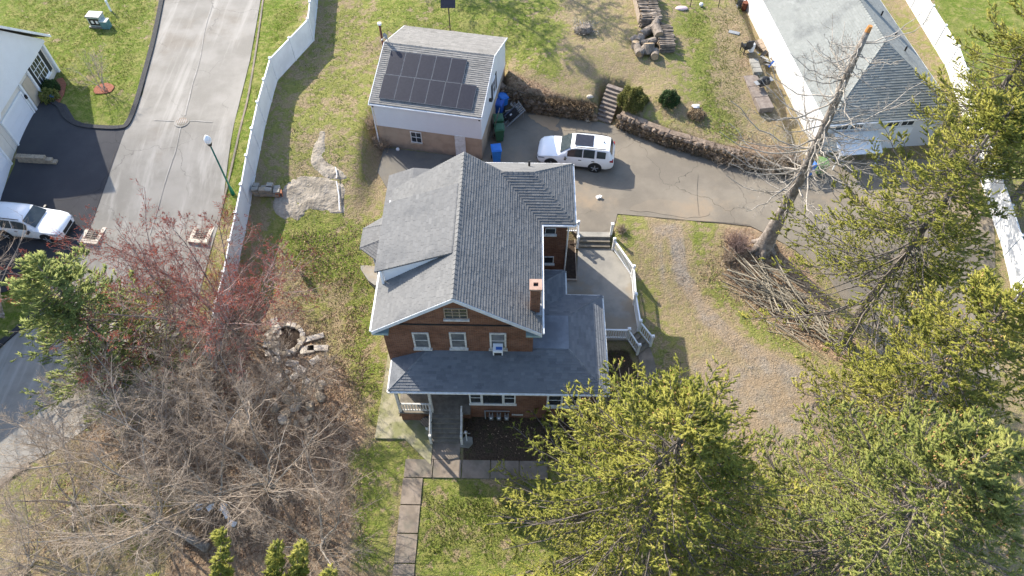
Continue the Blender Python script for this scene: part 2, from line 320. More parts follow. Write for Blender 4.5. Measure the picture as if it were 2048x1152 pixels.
class MB:
    def __init__(s): s.v = []; s.f = []; s.t = []
    def add(s, vs, fs, t=.5):
        n = len(s.v); s.v += [tuple(p) for p in vs]; s.f += [tuple(i+n for i in f) for f in fs]; s.t += [t]*len(fs); return s
    def box(s, x0, x1, y0, y1, z0, z1, t=.5):
        return s.add([(x0,y0,z0),(x1,y0,z0),(x1,y1,z0),(x0,y1,z0),(x0,y0,z1),(x1,y0,z1),(x1,y1,z1),(x0,y1,z1)],
                     [(0,3,2,1),(4,5,6,7),(0,1,5,4),(1,2,6,5),(2,3,7,6),(3,0,4,7)], t)
    def obox(s, c, size, rz=0.0, rx=0.0, ry=0.0, t=.5, taper=1.0):
        m = Matrix.Translation(c) @ Matrix.Rotation(rz,4,'Z') @ Matrix.Rotation(ry,4,'Y') @ Matrix.Rotation(rx,4,'X')
        a, b, c2 = size[0]/2, size[1]/2, size[2]/2; vs = []
        for z, k in ((-c2, taper), (c2, 1)):
            for x, y in ((-a,-b),(a,-b),(a,b),(-a,b)): vs.append(m @ Vector((x*k, y*k, z)))
        return s.add(vs, [(0,3,2,1),(4,5,6,7),(0,1,5,4),(1,2,6,5),(2,3,7,6),(3,0,4,7)], t)
    def prism(s, P, z0, z1, t=.5):
        n = len(P); A = sum(P[i][0]*P[(i+1)%n][1]-P[(i+1)%n][0]*P[i][1] for i in range(n))
        if A < 0: P = P[::-1]
        return s.add([(x,y,z0) for x,y in P]+[(x,y,z1) for x,y in P], [tuple(range(n-1,-1,-1)), tuple(range(n,2*n))]+[(i,(i+1)%n,(i+1)%n+n,i+n) for i in range(n)], t)
    def slab(s, P, th=.12, t=.5):
        """3-D planar polygon thickened downwards"""
        n = len(P); return s.add([tuple(p) for p in P]+[(p[0],p[1],p[2]-th) for p in P], [tuple(range(n)), tuple(range(2*n-1,n-1,-1))]+[((i+1)%n,i,i+n,(i+1)%n+n) for i in range(n)], t)
    def tube(s, p0, p1, r0, r1=None, n=8, t=.5, caps=True):
        r1 = r0 if r1 is None else r1; p0 = Vector(p0); p1 = Vector(p1); d = (p1-p0).normalized()
        a = d.orthogonal().normalized(); b = d.cross(a); vs = []
        for p, r in ((p0,r0),(p1,r1)):
            for i in range(n):
                th = 2*math.pi*i/n; vs.append(p+a*math.cos(th)*r+b*math.sin(th)*r)
        fs = [(i,(i+1)%n,(i+1)%n+n,i+n) for i in range(n)]
        if caps: fs += [tuple(range(n-1,-1,-1)), tuple(range(n,2*n))]
        return s.add(vs, fs, t)
    def path(s, pts, rs, n=8, t=.5):
        """one continuous tapered tube along points"""
        pts = [Vector(p) for p in pts]; vs = []; k = len(pts); a = None
        for i, p in enumerate(pts):
            d = (pts[min(i+1,k-1)]-pts[max(i-1,0)]).normalized()
            a = d.orthogonal().normalized() if a is None else (a-d*a.dot(d)).normalized(); b = d.cross(a)
            for j in range(n):
                th = 2*math.pi*j/n; vs.append(p+(a*math.cos(th)+b*math.sin(th))*rs[i])
        fs = [(i*n+j, i*n+(j+1)%n, (i+1)*n+(j+1)%n, (i+1)*n+j) for i in range(k-1) for j in range(n)]
        fs += [tuple(range(n-1,-1,-1)), tuple(range((k-1)*n, k*n))]
        return s.add(vs, fs, t)
    def ball(s, c, r, n=10, m=6, squash=1.0, jit=0.0, t=.5):
        vs = []; c = Vector(c); rr = r if isinstance(r, (tuple, list)) else (r, r, r*squash)
        for i in range(1, m):
            ph = math.pi*i/m
            for j in range(n):
                th = 2*math.pi*j/n; k = 1+random.uniform(-jit, jit)
                vs.append((c.x+rr[0]*math.sin(ph)*math.cos(th)*k, c.y+rr[1]*math.sin(ph)*math.sin(th)*k, c.z+rr[2]*math.cos(ph)*k))
        vs += [(c.x,c.y,c.z+rr[2]), (c.x,c.y,c.z-rr[2])]; T = len(vs)-2
        fs = [(i*n+j,(i+1)*n+j,(i+1)*n+(j+1)%n,i*n+(j+1)%n) for i in range(m-2) for j in range(n)]
        fs += [(T,j,(j+1)%n) for j in range(n)] + [(T+1,(m-2)*n+(j+1)%n,(m-2)*n+j) for j in range(n)]
        return s.add(vs, fs, t)
    def build(s, name, mat, parent=None, loc=None, rot=0.0, org=None, smooth=False, bevel=0.0, uvtone=False):
        me = bpy.data.meshes.new(name)
        o_ = ORG[parent] if parent is not None else Vector(org if org is not None else (loc if loc is not None and org is None else (0,0,0)))
        if parent is None and loc is None: loc = org or (0,0,0)
        me.from_pydata([(x-o_[0], y-o_[1], z-o_[2]) for x, y, z in s.v], [], s.f)
        a = me.attributes.new('tone', 'FLOAT', 'FACE'); a.data.foreach_set('value', s.t)
        if smooth: me.polygons.foreach_set('use_smooth', [True]*len(me.polygons))
        me.update(); o = link_mesh(name, me, mat, parent, loc or (0,0,0), rot)
        if parent is None: ORG[o] = o_
        if bevel:
            b = o.modifiers.new('bevel', 'BEVEL'); b.width = bevel; b.segments = 2; b.limit_method = 'ANGLE'
        return o
def dup(o, parent=None):
    c = o.copy(); C.objects.link(c); ORG[c] = ORG.get(o, Vector())
    if parent is not None: c.parent = parent
    for ch in o.children: dup(ch, c)
    return c
def fast_mesh(name, V, F, mat, parent=None, tone=None, loc=(0,0,0), smooth=False):
    """V (n,3), F (m,k) arrays; V in the frame of the parent"""
    me = bpy.data.meshes.new(name); k = F.shape[1]; o_ = np.array(ORG[parent][:]) if parent is not None else np.array(loc)
    V = V - o_
    me.vertices.add(len(V)); me.vertices.foreach_set('co', V.astype(np.float32).ravel())
    me.loops.add(F.size); me.loops.foreach_set('vertex_index', F.astype(np.int32).ravel())
    me.polygons.add(len(F)); me.polygons.foreach_set('loop_start', (np.arange(len(F))*k).astype(np.int32))
    me.polygons.foreach_set('loop_total', np.full(len(F), k, np.int32))
    if smooth: me.polygons.foreach_set('use_smooth', np.ones(len(F), bool))
    me.update(calc_edges=True)
    if tone is not None:
        a = me.attributes.new('tone', 'FLOAT', 'FACE'); a.data.foreach_set('value', tone.astype(np.float32))
    o = link_mesh(name, me, mat, parent, tuple(loc)); return o
def nrm(v): return v/(np.linalg.norm(v, axis=-1, keepdims=True)+1e-9)
def frames(D):
    D = nrm(D); up = np.where(np.abs(D[:, 2:3]) > .9, np.array([[1.,0,0]]), np.array([[0,0,1.]]))
    A = nrm(np.cross(D, up)); B = np.cross(D, A); return A, B
def tubes(P0, P1, R0, R1, n=3):
    A, B = frames(P1-P0); N = len(P0); th = np.arange(n)*2*np.pi/n
    off = np.cos(th)[None,:,None]*A[:,None,:] + np.sin(th)[None,:,None]*B[:,None,:]
    V = np.concatenate([P0[:,None,:]+off*R0[:,None,None], P1[:,None,:]+off*R1[:,None,None]], 1).reshape(-1,3)
    j = np.arange(n); f = np.stack([j,(j+1)%n,(j+1)%n+n,j+n],1)
    return V, (np.arange(N)[:,None,None]*2*n + f[None]).reshape(-1,4)
def spindles(P, D, L, Rr, fat=.45):
    A, B = frames(D); D = nrm(D); N = len(P); th = np.arange(3)*2*np.pi/3
    mid = P + D*(L*fat)[:,None]
    off = np.cos(th)[None,:,None]*A[:,None,:] + np.sin(th)[None,:,None]*B[:,None,:]
    V = np.concatenate([P[:,None,:], mid[:,None,:]+off*Rr[:,None,None], (P+D*L[:,None])[:,None,:]], 1).reshape(-1,3)
    f = np.array([[0,1,2],[0,2,3],[0,3,1],[4,2,1],[4,3,2],[4,1,3]])
    return V, (np.arange(N)[:,None,None]*5 + f[None]).reshape(-1,3)

def spikes(P, D, L, Rr, nf=2):
    A, B = frames(D); D = nrm(D); N = len(P); th = np.arange(3)*2*np.pi/3
    off = np.cos(th)[None,:,None]*A[:,None,:] + np.sin(th)[None,:,None]*B[:,None,:]
    V = np.concatenate([P[:,None,:]+off*Rr[:,None,None], (P+D*L[:,None])[:,None,:]], 1).reshape(-1,3)
    f = np.array([[0,1,3],[1,2,3],[2,0,3]][:nf]); return V, (np.arange(N)[:,None,None]*4 + f[None]).reshape(-1,3)

# ------------------------------------------------------------------ ground, roads
STREET = GP([(327,-60),(300,120),(285,190),(240,262),(170,400),(130,520),(90,600),(54,640),(0,700),(-160,820),(-160,1080),(10,952),(120,895),(250,800),(380,640),(445,420),(500,120),(532,-60)])
NEWDR = GP([(62,196),(95,196),(132,210),(150,240),(190,256),(252,257),(236,300),(214,364),(184,448),(165,500),(100,560),(-140,620),(-140,470),(0,400),(30,330)])
DRIVE = WALL1 + WALL2 + [at(x, y, 1.1) for x, y in [(1625,330),(1660,322),(1800,318),(1905,318),(1935,360),(1985,440)]] + GP([(1990,600),(2000,760),(1900,830),(1790,760),(1730,660),(1660,560),(1590,500),(1500,452),(1370,440),(1235,428),(1222,480)]) + [tuple(HW(3.5,28.2)[:2]), tuple(HW(2.6,28.9)[:2]), tuple(HW(-2.0,30.5)[:2]), (-2.0,34.9), (-0.9,42.4)]
COURT = [tuple(HW(-8.2,30.9)[:2]), tuple(HW(-2.0,30.9)[:2]), (-2.1,34.6), (-8.7,35.7), (-8.9,33.4)]
PATIO = [tuple(HW(x, y)[:2]) for x, y in [(.7,20.9),(6.13,20.87),(6.77,21.48),(6.68,24.3),(6.72,25.4),(5.66,27.45),(3.6,27.45),(3.44,25.0),(.7,25.0)]]

masks = [  # (polygon, channel values to blend to (R grass, G litter, B gravel, A dark), soft width, strength)
    (GP([(-300,-120),(330,-120),(285,190),(246,262),(150,240),(95,196),(0,120),(-300,60)]), (.70,0,0,0), 1.0),
    (GP([(532,-120),(500,120),(445,420),(470,420),(560,140),(640,-120)]), (.9,.1,0,0), .6),
    (GP([(640,-120),(560,150),(520,330),(600,330),(740,230),(760,-120)]), (.50,.0,0,0), 1.5),
    (GP([(720,-120),(750,60),(1000,80),(1100,180),(1180,200),(1160,120),(1150,-120)]), (.66,0,0,0), 2.0),
    (GP([(1140,-20),(1150,60),(1130,200),(1240,240),(1330,200),(1300,120),(1250,60),(1230,-20)]), (.18,.22,.0,0), 2.2),
    (GP([(1340,0),(1500,30),(1440,180),(1500,300),(1420,290),(1380,180)]), (.62,.05,0,0), 1.8),
    (GP([(1240,190),(1330,180),(1420,300),(1330,270)]), (.40,.35,0,0), 1.2),
    (GP([(1010,150),(1150,200),(1185,235),(1100,230),(1000,205)]), (.1,.75,0,0), .7),
    (GP([(740,260),(790,290),(780,340),(740,420),(700,380),(720,300)]), (.25,.6,0,0), 1.0),
    (GP([(560,250),(720,260),(750,420),(700,470),(560,460)]), (.48,.25,0,0), 1.4),
    (GP([(560,450),(720,430),(740,560),(650,590),(560,560)]), (.70,.12,0,0), 1.4),
    (GP([(540,560),(760,570),(765,700),(760,860),(700,900),(520,840)]), (.45,.34,0,0), 1.6),
    (GP([(690,560),(745,560),(770,700),(760,860),(720,860)]), (.62,.2,0,0), .8),
    (GP([(200,680),(560,620),(700,800),(790,1000),(780,1200),(300,1200),(120,1000)]), (.30,.85,0,0), 2.0),
    (GP([(-100,980),(150,900),(300,900),(420,1000),(300,1200),(-200,1200)]), (.50,.35,0,0), 2.0),
    (GP([(-200,1100),(250,1090),(250,1300),(-200,1300)]), (.2,.3,0,0), 1.5),
    (GP([(690,900),(790,880),(790,1150),(700,1150)]), (.62,.3,0,0), .8),
    (GP([(-100,500),(60,560),(50,640),(-100,740)]), (.75,0,0,0), .8),
    (GP([(750,870),(866,930),(860,960),(760,940)]), (.6,.25,0,.1), .6),
    (GP([(830,955),(1200,955),(1200,1300),(820,1300)]), (.60,.1,0,.1), .8),
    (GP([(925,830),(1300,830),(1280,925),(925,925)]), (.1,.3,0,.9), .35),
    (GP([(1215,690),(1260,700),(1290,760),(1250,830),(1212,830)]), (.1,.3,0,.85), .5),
    (GP([(1225,440),(1300,440),(1320,640),(1400,760),(1300,780),(1290,640),(1265,540)]), (.50,.25,0,0), .8),
    (GP([(1290,438),(1370,440),(1390,540),(1460,620),(1560,680),(1680,760),(1830,800),(1900,900),(1640,900),(1460,780),(1360,660),(1310,560)]), (.22,.1,.72,0), 1.1),
    (GP([(1318,470),(1338,470),(1352,560),(1400,620),(1380,640),(1335,575)]), (.1,.2,.4,.35), .3),
    (GP([(1384,470),(1402,470),(1408,540),(1390,530)]), (.75,.1,0,0), .5),
    (GP([(1415,445),(1450,445),(1455,510),(1425,500)]), (.75,.1,0,0), .5),
    (GP([(1560,640),(1640,690),(1700,745),(1640,735),(1560,680)]), (.75,.1,0,0), .5),
    (GP([(1350,600),(1400,640),(1520,740),(1640,830),(1600,850),(1440,740),(1360,650)]), (.05,.0,.35,0), .6),
    (GP([(1350,700),(1500,720),(1700,780),(1800,900),(1600,1000),(1400,900)]), (.3,.2,.58,0), 1.2),
    (GP([(1385,438),(1445,440),(1450,560),(1560,660),(1680,720),(1640,740),(1500,680),(1410,590)]), (.55,.2,0,0), .8),
    (GP([(1440,450),(1520,455),(1620,540),(1720,680),(1700,740),(1560,660),(1450,560)]), (.15,.75,0,0), .8),
    (GP([(1500,0),(1640,300),(1600,345),(1500,320),(1430,180),(1420,20)]), (.35,.45,0,0), 1.0),
    (GP([(1400,300),(1600,310),(1600,350),(1420,320)]), (.1,.8,0,0), .6),
    (GP([(1860,-60),(2100,-60),(2300,300),(2100,420),(1900,150)]), (.75,0,0,0), .8),
]
def build_ground():
    xs = np.unique(np.concatenate([np.linspace(-600,-60,10), np.arange(-60,60.01,.36), np.linspace(60,600,10)]))
    ys = np.unique(np.concatenate([np.linspace(-400,0,8), np.arange(0,66.01,.36), np.linspace(66,700,12)]))
    X, Y = np.meshgrid(xs, ys); Z = hgt(X, Y)
    bx = np.sin(X*1.9+np.sin(Y*1.3)*2)*np.sin(Y*2.3+np.cos(X*.9)*2)
    lowr = np.zeros_like(X)
    for P in (STREET, NEWDR, DRIVE, COURT): lowr = np.maximum(lowr, ss(-.15,.45,pdist(P,X,Y)))
    Z = Z + bx*.025*(1-lowr) - .10*lowr; Z = Z - .06*ss(0,.3,pdist(PATB,X,Y))
    msk = np.zeros(X.shape+(4,)); msk[...,0] = .45; msk[...,1] = .25
    for P, val, wd in masks:
        k = ss(-wd, wd, pdist(P, X, Y))[...,None]; msk = msk*(1-k)+np.array(val)*k
    nx, ny = len(xs), len(ys); V = np.stack([X,Y,Z],-1).reshape(-1,3)
    i, j = np.meshgrid(np.arange(nx-1), np.arange(ny-1)); a = (j*nx+i).ravel()
    F = np.stack([a,a+1,a+nx+1,a+nx],1)
    o = fast_mesh('ground', V, F, M['ground'], smooth=True); tag(o, kind='structure')
    ca = o.data.color_attributes.new('mask','FLOAT_COLOR','POINT'); ca.data.foreach_set('color', msk.reshape(-1).astype(np.float32))
    return msk
build_ground()
def drape(name, P, mat, dz, step=.6, kind='structure', zf=None, smooth=True, parent=None):
    """pavement sheet that follows the ground, with a skirt"""
    xs = [p[0] for p in P]; ys = [p[1] for p in P]
    pts = []; n = len(P); edges = []
    for i in range(n):
        a = Vector(P[i]); b = Vector(P[(i+1)%n]); k = max(1, int((b-a).length/step))
        for q in range(k): pts.append(a.lerp(b, q/k))
    nb = len(pts); edges = [(i,(i+1)%nb) for i in range(nb)]
    gx, gy = np.meshgrid(np.arange(min(xs),max(xs),step), np.arange(min(ys),max(ys),step)); d = pdist(P, gx, gy)
    for x, y, q in zip(gx.ravel(), gy.ravel(), d.ravel()):
        if q > step*.35: pts.append(Vector((x,y)))
    v, e, f, *_ = delaunay_2d_cdt(pts, edges, [list(range(nb))], 1, 1e-5)
    zf = zf or (lambda x, y: hz(x, y))
    mb = MB(); top = [(p.x,p.y,zf(p.x,p.y)+dz) for p in v]
    fs = []
    for t in f:
        a, b, c = [v[i] for i in t][:3]
        fs.append(tuple(t) if (b-a).cross(c-a) > 0 else tuple(reversed(t)))
    mb.add(top, fs)
    area = sum(P[i][0]*P[(i+1)%n][1]-P[(i+1)%n][0]*P[i][1] for i in range(n))
    ring = [(p.x,p.y,zf(p.x,p.y)+dz) for p in pts[:nb]]; low = [(x,y,z-.3-dz) for x,y,z in ring]
    q = [(i,i+nb,(i+1)%nb+nb,(i+1)%nb) for i in range(nb)]
    if area > 0: q = [t[::-1] for t in q]
    mb.add(ring+low, q)
    o = mb.build(name, mat, parent) if parent is not None else mb.build(name, mat)
    if kind and parent is None: tag(o, kind=kind)
    return o
drape('street', STREET, M['street'], .02); drape('neighbour_driveway', NEWDR, M['newdrive'], .035)
drape('driveway', DRIVE, M['drive'], .02, zf=lambda x, y: 1.1*float(ss(22.5,29.0,y))); drape('courtyard', COURT, M['court'], .03, zf=lambda x, y: 1.1*float(ss(22.5,29.0,y)))
drape('patio', PATIO, M['patio'], 0, zf=lambda x, y: .6)
def patch(PX, mat, name, dz=.035):
    P = GP(dense(PX+[PX[0]],4)[:-1]); P = [(x+random.uniform(-.06,.06), y+random.uniform(-.06,.06)) for x, y in P]
    return drape(name, P, mat, dz, .4, zf=lambda x, y: 1.1*float(ss(22.5,29.0,y)))
def kerb(name, PX, wd, h, mat):
    pts = [G(x,y) for x,y in PX]; mb = MB()
    L = []; Rr = []
    for i, p in enumerate(pts):
        d = (pts[min(i+1,len(pts)-1)]-pts[max(i-1,0)]); d.z = 0; d.normalize(); nn = Vector((-d.y,d.x,0))*wd/2
        L.append(p+nn); Rr.append(p-nn)
    for i in range(len(pts)-1):
        a,b,c,d = L[i],Rr[i],Rr[i+1],L[i+1]; U = Vector((0,0,h)); D = Vector((0,0,-.2))
        mb.add([a+D,b+D,c+D,d+D,a+U,b+U,c+U,d+U],[(0,1,2,3),(4,7,6,5),(0,4,5,1),(1,5,6,2),(2,6,7,3),(3,7,4,0)])
    return tag(mb.build(name, mat), kind='structure')
def dense(PX, k=5):
    out = []
    for i in range(len(PX)-1):
        p0 = PX[max(i-1,0)]; p1 = PX[i]; p2 = PX[i+1]; p3 = PX[min(i+2,len(PX)-1)]
        for q in range(k):
            t = q/k; out.append(tuple(.5*((2*p1[a])+(-p0[a]+p2[a])*t+(2*p0[a]-5*p1[a]+4*p2[a]-p3[a])*t*t+(-p0[a]+3*p1[a]-3*p2[a]+p3[a])*t**3) for a in (0,1)))
    return out+[PX[-1]]
kerb('kerb', dense([(92,200),(118,212),(134,236),(160,251),(205,256),(240,256),(256,248),(272,210),(292,140),(310,70),(332,-40)]), .32, .12, M['curb'])
kerb('kerb', dense([(-60,740),(0,690),(50,648),(75,625),(110,590)]), .35, .12, M['curb'])
kerb('kerb', dense([(-60,1010),(0,968),(30,945),(60,930)]), .35, .10, M['walk'])
kerb('kerb', dense([(533,-50),(515,80),(497,190),(480,260),(455,370),(440,430)]), .12, .05, M['walk'])

M['seam'] = simple('pale_sealed_seam', (.33,.31,.285), (.26,.245,.22), 3, .95)
M['crackdark'] = simple('dark_crack', (.085,.076,.066), (.06,.055,.05), 3, .95)
def seam(PX, wd, mat='seam'):
    pts = [G(x,y) for x,y in dense(PX,5)]; L_=[]; R_=[]
    for i,p in enumerate(pts):
        d=pts[min(i+1,len(pts)-1)]-pts[max(i-1,0)]; d.z=0; d.normalize(); q=Vector((-d.y,d.x,0))*wd*random.uniform(.3,1); L_.append(p+q); R_.append(p-q)
    m_=MB(); n=len(pts); m_.add([(p.x,p.y,p.z+.042) for p in L_+R_],[(i,i+n,i+n+1,i+1) for i in range(n-1)]); return tag(m_.build('pavement_seam',M[mat]),kind='structure')
seam([(425,10),(410,60),(400,120),(385,170),(370,232)],.06); seam([(362,252),(352,300),(335,350),(318,410),(300,470)],.05); seam([(308,241),(335,242),(352,243)],.05); seam([(376,242),(400,243),(425,245)],.05)
seam([(232,300),(222,330),(210,365),(196,410),(183,452)],.018,'crackdark'); seam([(110,402),(145,398),(170,390),(205,375)],.016,'crackdark'); seam([(1396,350),(1394,390),(1398,432)],.016,'crackdark'); seam([(1330,440),(1420,444),(1500,450)],.018,'crackdark'); seam([(1600,412),(1610,440),(1595,480),(1590,500)],.018,'crackdark')
M['sand'] = asphalt('sandy_dirt_on_asphalt',(.30,.21,.13),(.38,.27,.17),.2,(.22,.15,.09),.7)
M['dirtstain'] = asphalt('dusty_asphalt',(.175,.15,.118),(.225,.19,.145),.5,(.26,.20,.14),.7)
patch([(1056,231),(1075,229),(1085,226),(1100,233),(1118,240),(1112,252),(1118,260),(1105,262),(1090,255),(1072,245)],M['sand'],'sand_patch')
patch([(1118,238),(1150,243),(1185,246),(1170,255),(1140,262),(1120,256)],M['dirtstain'],'dust_patch')
patch([(1290,402),(1330,400),(1385,412),(1420,428),(1372,436),(1310,426),(1260,420)],M['dirtstain'],'dust_patch')
# front walks: separate slabs laid end to end
def slabs(corners, rows, name, mat, th=.1, gap=.007, parent=None):
    """corners: quad a,b,c,d (H coords), divided along a->d"""
    a,b,c,d = [Vector(p) for p in corners]; out = []
    for i in range(rows):
        t0 = i/rows+gap/2; t1 = (i+1)/rows-gap/2
        P = [a.lerp(d,t0),b.lerp(c,t0),b.lerp(c,t1),a.lerp(d,t1)]
        mb = MB().prism([(p.x,p.y) for p in P], -.15, .06+random.uniform(0,.012))
        out.append(mb.build(name, mat, parent))
    return out
t = tag(thingH('front_walk', None, None, (-3.5,12.8,0)), kind='structure')
slabs([(-5.75,12.9),(-5.75,13.85),(1.6,13.85),(1.6,12.9)], 5, 'slab', M['walk'], parent=t)
slabs([(-5.75,12.88),(-4.75,12.88),(-4.75,4.5),(-5.75,4.5)], 6, 'slab', M['walk'], parent=t)
slabs([(-4.38,14.9),(-2.95,14.9),(-2.95,13.87),(-4.38,13.87)], 1, 'slab', M['walk'], parent=t)
t2 = tag(thingH('side_walk', None, None, (-6.5,16.0,0)), kind='structure')
MB().prism([(-7.45,14.95),(-5.9,14.95),(-4.4,13.55),(-4.4,16.2),(-6.3,16.2),(-6.3,17.6),(-6.55,17.6),(-7.0,20.2),(-7.35,20.3)], -.2, .10).build('slab', M['mossy'], t2)
t3 = tag(thingH('path_behind_steps', None, None, (7.2,20,0)), kind='structure')
MB().prism([(6.75,20.3),(7.5,20.8),(7.75,19.3),(7.3,17.5),(6.6,17.5),(6.9,19.2)], -.2, .05).build('slab', M['walk'], t3)
P = [G(x,y) for x,y in [(718,500),(722,540),(738,566),(752,578),(775,560),(780,470),(724,486)]]
tag(MB().prism([(p.x,p.y) for p in P], .2, .62).build('bay_pad', M['patio']), kind='structure')

# ------------------------------------------------------------------ roof helpers
def tabs_on(mb, P, expo=.15, tw=.32, th=.028, lift=.004):
    """shingle tabs over a planar convex polygon; P[0]->P[1] is the eave"""
    P = [Vector(p) for p in P]; e = (P[1]-P[0]).normalized(); n = Vector((0,0,0))
    for i in range(1,len(P)-1): n += (P[i]-P[0]).cross(P[i+1]-P[0])
    n.normalize()
    if n.z < 0: n = -n
    u = n.cross(e).normalized()
    if u.z < 0: u = -u
    Q = [((p-P[0]).dot(e),(p-P[0]).dot(u)) for p in P]
    def rng_(s):
        xs = []
        for i in range(len(Q)):
            (x0,y0),(x1,y1) = Q[i],Q[(i+1)%len(Q)]
            if abs(y0-y1) > 1e-6 and min(y0,y1)-1e-6 <= s <= max(y0,y1)+1e-6: xs.append(x0+(x1-x0)*(s-y0)/(y1-y0))
            elif abs(y0-y1) <= 1e-6 and abs(s-y0) < 1e-3: xs += [x0,x1]
        return (min(xs),max(xs)) if xs else None
    top = max(q[1] for q in Q); k = 0; s = 0.0
    while s < top-.02:
        s1 = min(s+expo, top); a = rng_(s+1e-4); b = rng_(s1-1e-4)
        if not a or not b: break
        x = min(a[0],b[0]) - random.uniform(0, tw); end = max(a[1],b[1])
        while x < end:
            w_ = tw*random.choice((.6,1,1,1.35)); l0 = max(x+.004,a[0]); r0 = min(x+w_-.004,a[1]); l1 = max(x+.004,b[0]); r1 = min(x+w_-.004,b[1])
            x += w_
            if r0 <= l0 and r1 <= l1: continue
            if r0 < l0: l0 = r0 = (l1+r1)/2 if a[0] <= (l1+r1)/2 <= a[1] else min(max((l1+r1)/2,a[0]),a[1])
            if r1 < l1: l1 = r1 = min(max((l0+r0)/2,b[0]),b[1])
            t_ = th*random.uniform(.7,1.2); B = P[0]
            v = [B+e*l0+u*s+n*(lift+t_), B+e*r0+u*s+n*(lift+t_), B+e*r1+u*s1+n*lift, B+e*l1+u*s1+n*lift, B+e*l0+u*s+n*lift*.2, B+e*r0+u*s+n*lift*.2]
            tn = min(1,max(0,random.gauss(.45,.17))); mb.add(v, [(0,1,2,3),(4,5,1,0)], tn)
        s = s1; k += 1
def caps(mb, a, b, wd=.24, ln=.26, th=.012):
    a = Vector(a); b = Vector(b); L = (b-a).length; k = max(1,int(L/ln)); d = (b-a)/k
    side = d.cross(Vector((0,0,1))).normalized()*wd/2; N_ = side.cross(d).normalized()
    if N_.z < 0: N_ = -N_
    for i in range(k):
        p = a+d*i; q = p+d*1.02; D = Vector((0,0,-.07)); t_ = min(1,max(0,random.gauss(.5,.25)))
        v = [p+side+D*.9+N_*.02, p+N_*(th+.045), p-side+D*.9+N_*.02, q+side+D*.9, q+N_*(.03), q-side+D*.9]
        mb.add(v, [(0,1,4,3),(1,2,5,4),(0,3,5,2),(0,2,1)], t_)
def gutter(mb, a, b, s=.09):
    a = Vector(a); b = Vector(b); d = (b-a).normalized(); c = (a+b)/2; mb.obox(c, ((b-a).length, s, s), math.atan2(d.y,d.x), 0, -math.asin(max(-1,min(1,d.z))))
def window(parent, cx, cz, w_, h_, y=None, x=None, out=-1, grid=(1,2), frame='whitepaint', glass='glass', sill=True, fw=.07, sillmat=None):
    """window in a wall: y given = wall along X facing out*Y; x given = wall along Y facing out*X"""
    def bx(mb, a0,a1,d0,d1,z0,z1):
        d0_, d1_ = sorted((d0*out, d1*out))
        if y is not None: mb.box(a0,a1,y+d0_,y+d1_,z0,z1)
        else: mb.box(x+d0_,x+d1_,a0,a1,z0,z1)
    a0,a1,z0,z1 = cx-w_/2,cx+w_/2,cz-h_/2,cz+h_/2
    f = MB(); bx(f,a0-fw,a0,-.02,.05,z0-fw,z1+fw); bx(f,a1,a1+fw,-.02,.05,z0-fw,z1+fw); bx(f,a0,a1,-.02,.05,z1,z1+fw); bx(f,a0,a1,-.02,.05,z0-fw,z0)
    fr = f.build('window', M[frame], parent)
    p = MB(); bx(p,a0,a1,-.02,.012,z0,z1); p.build('pane', M[glass], fr)
    s = MB(); gx,gz = grid
    for i in range(1,gx): q = a0+(a1-a0)*i/gx; bx(s,q-.018,q+.018,.013,.032,z0,z1)
    for i in range(1,gz): q = z0+(z1-z0)*i/gz; bx(s,a0,a1,.013,.030,q-.02,q+.02)
    if gx > 1 or gz > 1: s.build('glazing_bar', M[frame], fr)
    if sill: s = MB(); bx(s,a0-fw-.06,a1+fw+.06,-.01,.12,z0-fw-.09,z0-fw-.003); s.build('sill', M[sillmat or frame], fr)
    return fr

# ------------------------------------------------------------------ the brick house
EZ, RZ, XL, XR, XM, YF, YB = 6.9, 9.7, -6.85, 1.1, -2.87, 17.3, 26.3
def mz(x): return RZ-(RZ-EZ)/(XR-XM)*abs(x-XM)
house = thingH('brick_house', 'large red brick house with grey shingle gable roof in the middle of the picture', 'house', (-2.9,17,0))
wl = MB(); wf, wb = 17.65, 25.95
P = [(-6.45,0),(.7,0),(.7,mz(.7)-.16),(XM,RZ-.16),(-6.45,mz(-6.45)-.16)]
for yy, fl in ((wf,False),(wb,True)):
    wl.add([(x,yy,z) for x,z in P],[tuple(range(5)) if not fl else tuple(range(4,-1,-1))])
wl.add([(-6.45,wf,0),(-6.45,wb,0),(-6.45,wb,mz(-6.45)-.16),(-6.45,wf,mz(-6.45)-.16)],[(3,2,1,0)])
wl.add([(.7,wf,0),(.7,wb,0),(.7,wb,mz(.7)-.16),(.7,wf,mz(.7)-.16)],[(0,1,2,3)])
wl.build('wall', M['brick'], house)
wl = MB().box(-2.45,4.05,16.3,wf-.003,0,3.72).box(.703,4.05,wf+.003,21.3,0,3.72); wl.build('wall', M['brick'], house)
wl = MB().box(-3.0,2.5,24.35,28.0,0,6.75); wl.build('wall', M['brick'], house)
wl = MB().box(.703,2.2,21.303,23.0,0,3.72); wl.build('wall', M['brick'], house)
wl = MB().box(-7.7,-3.003,25.953,30.3,0,3.6); wl.build('wall', M['brick'], house)
MB().box(-5.95,.25,17.60,17.648,7.02,7.10).build('belt_course', M['black'], house)
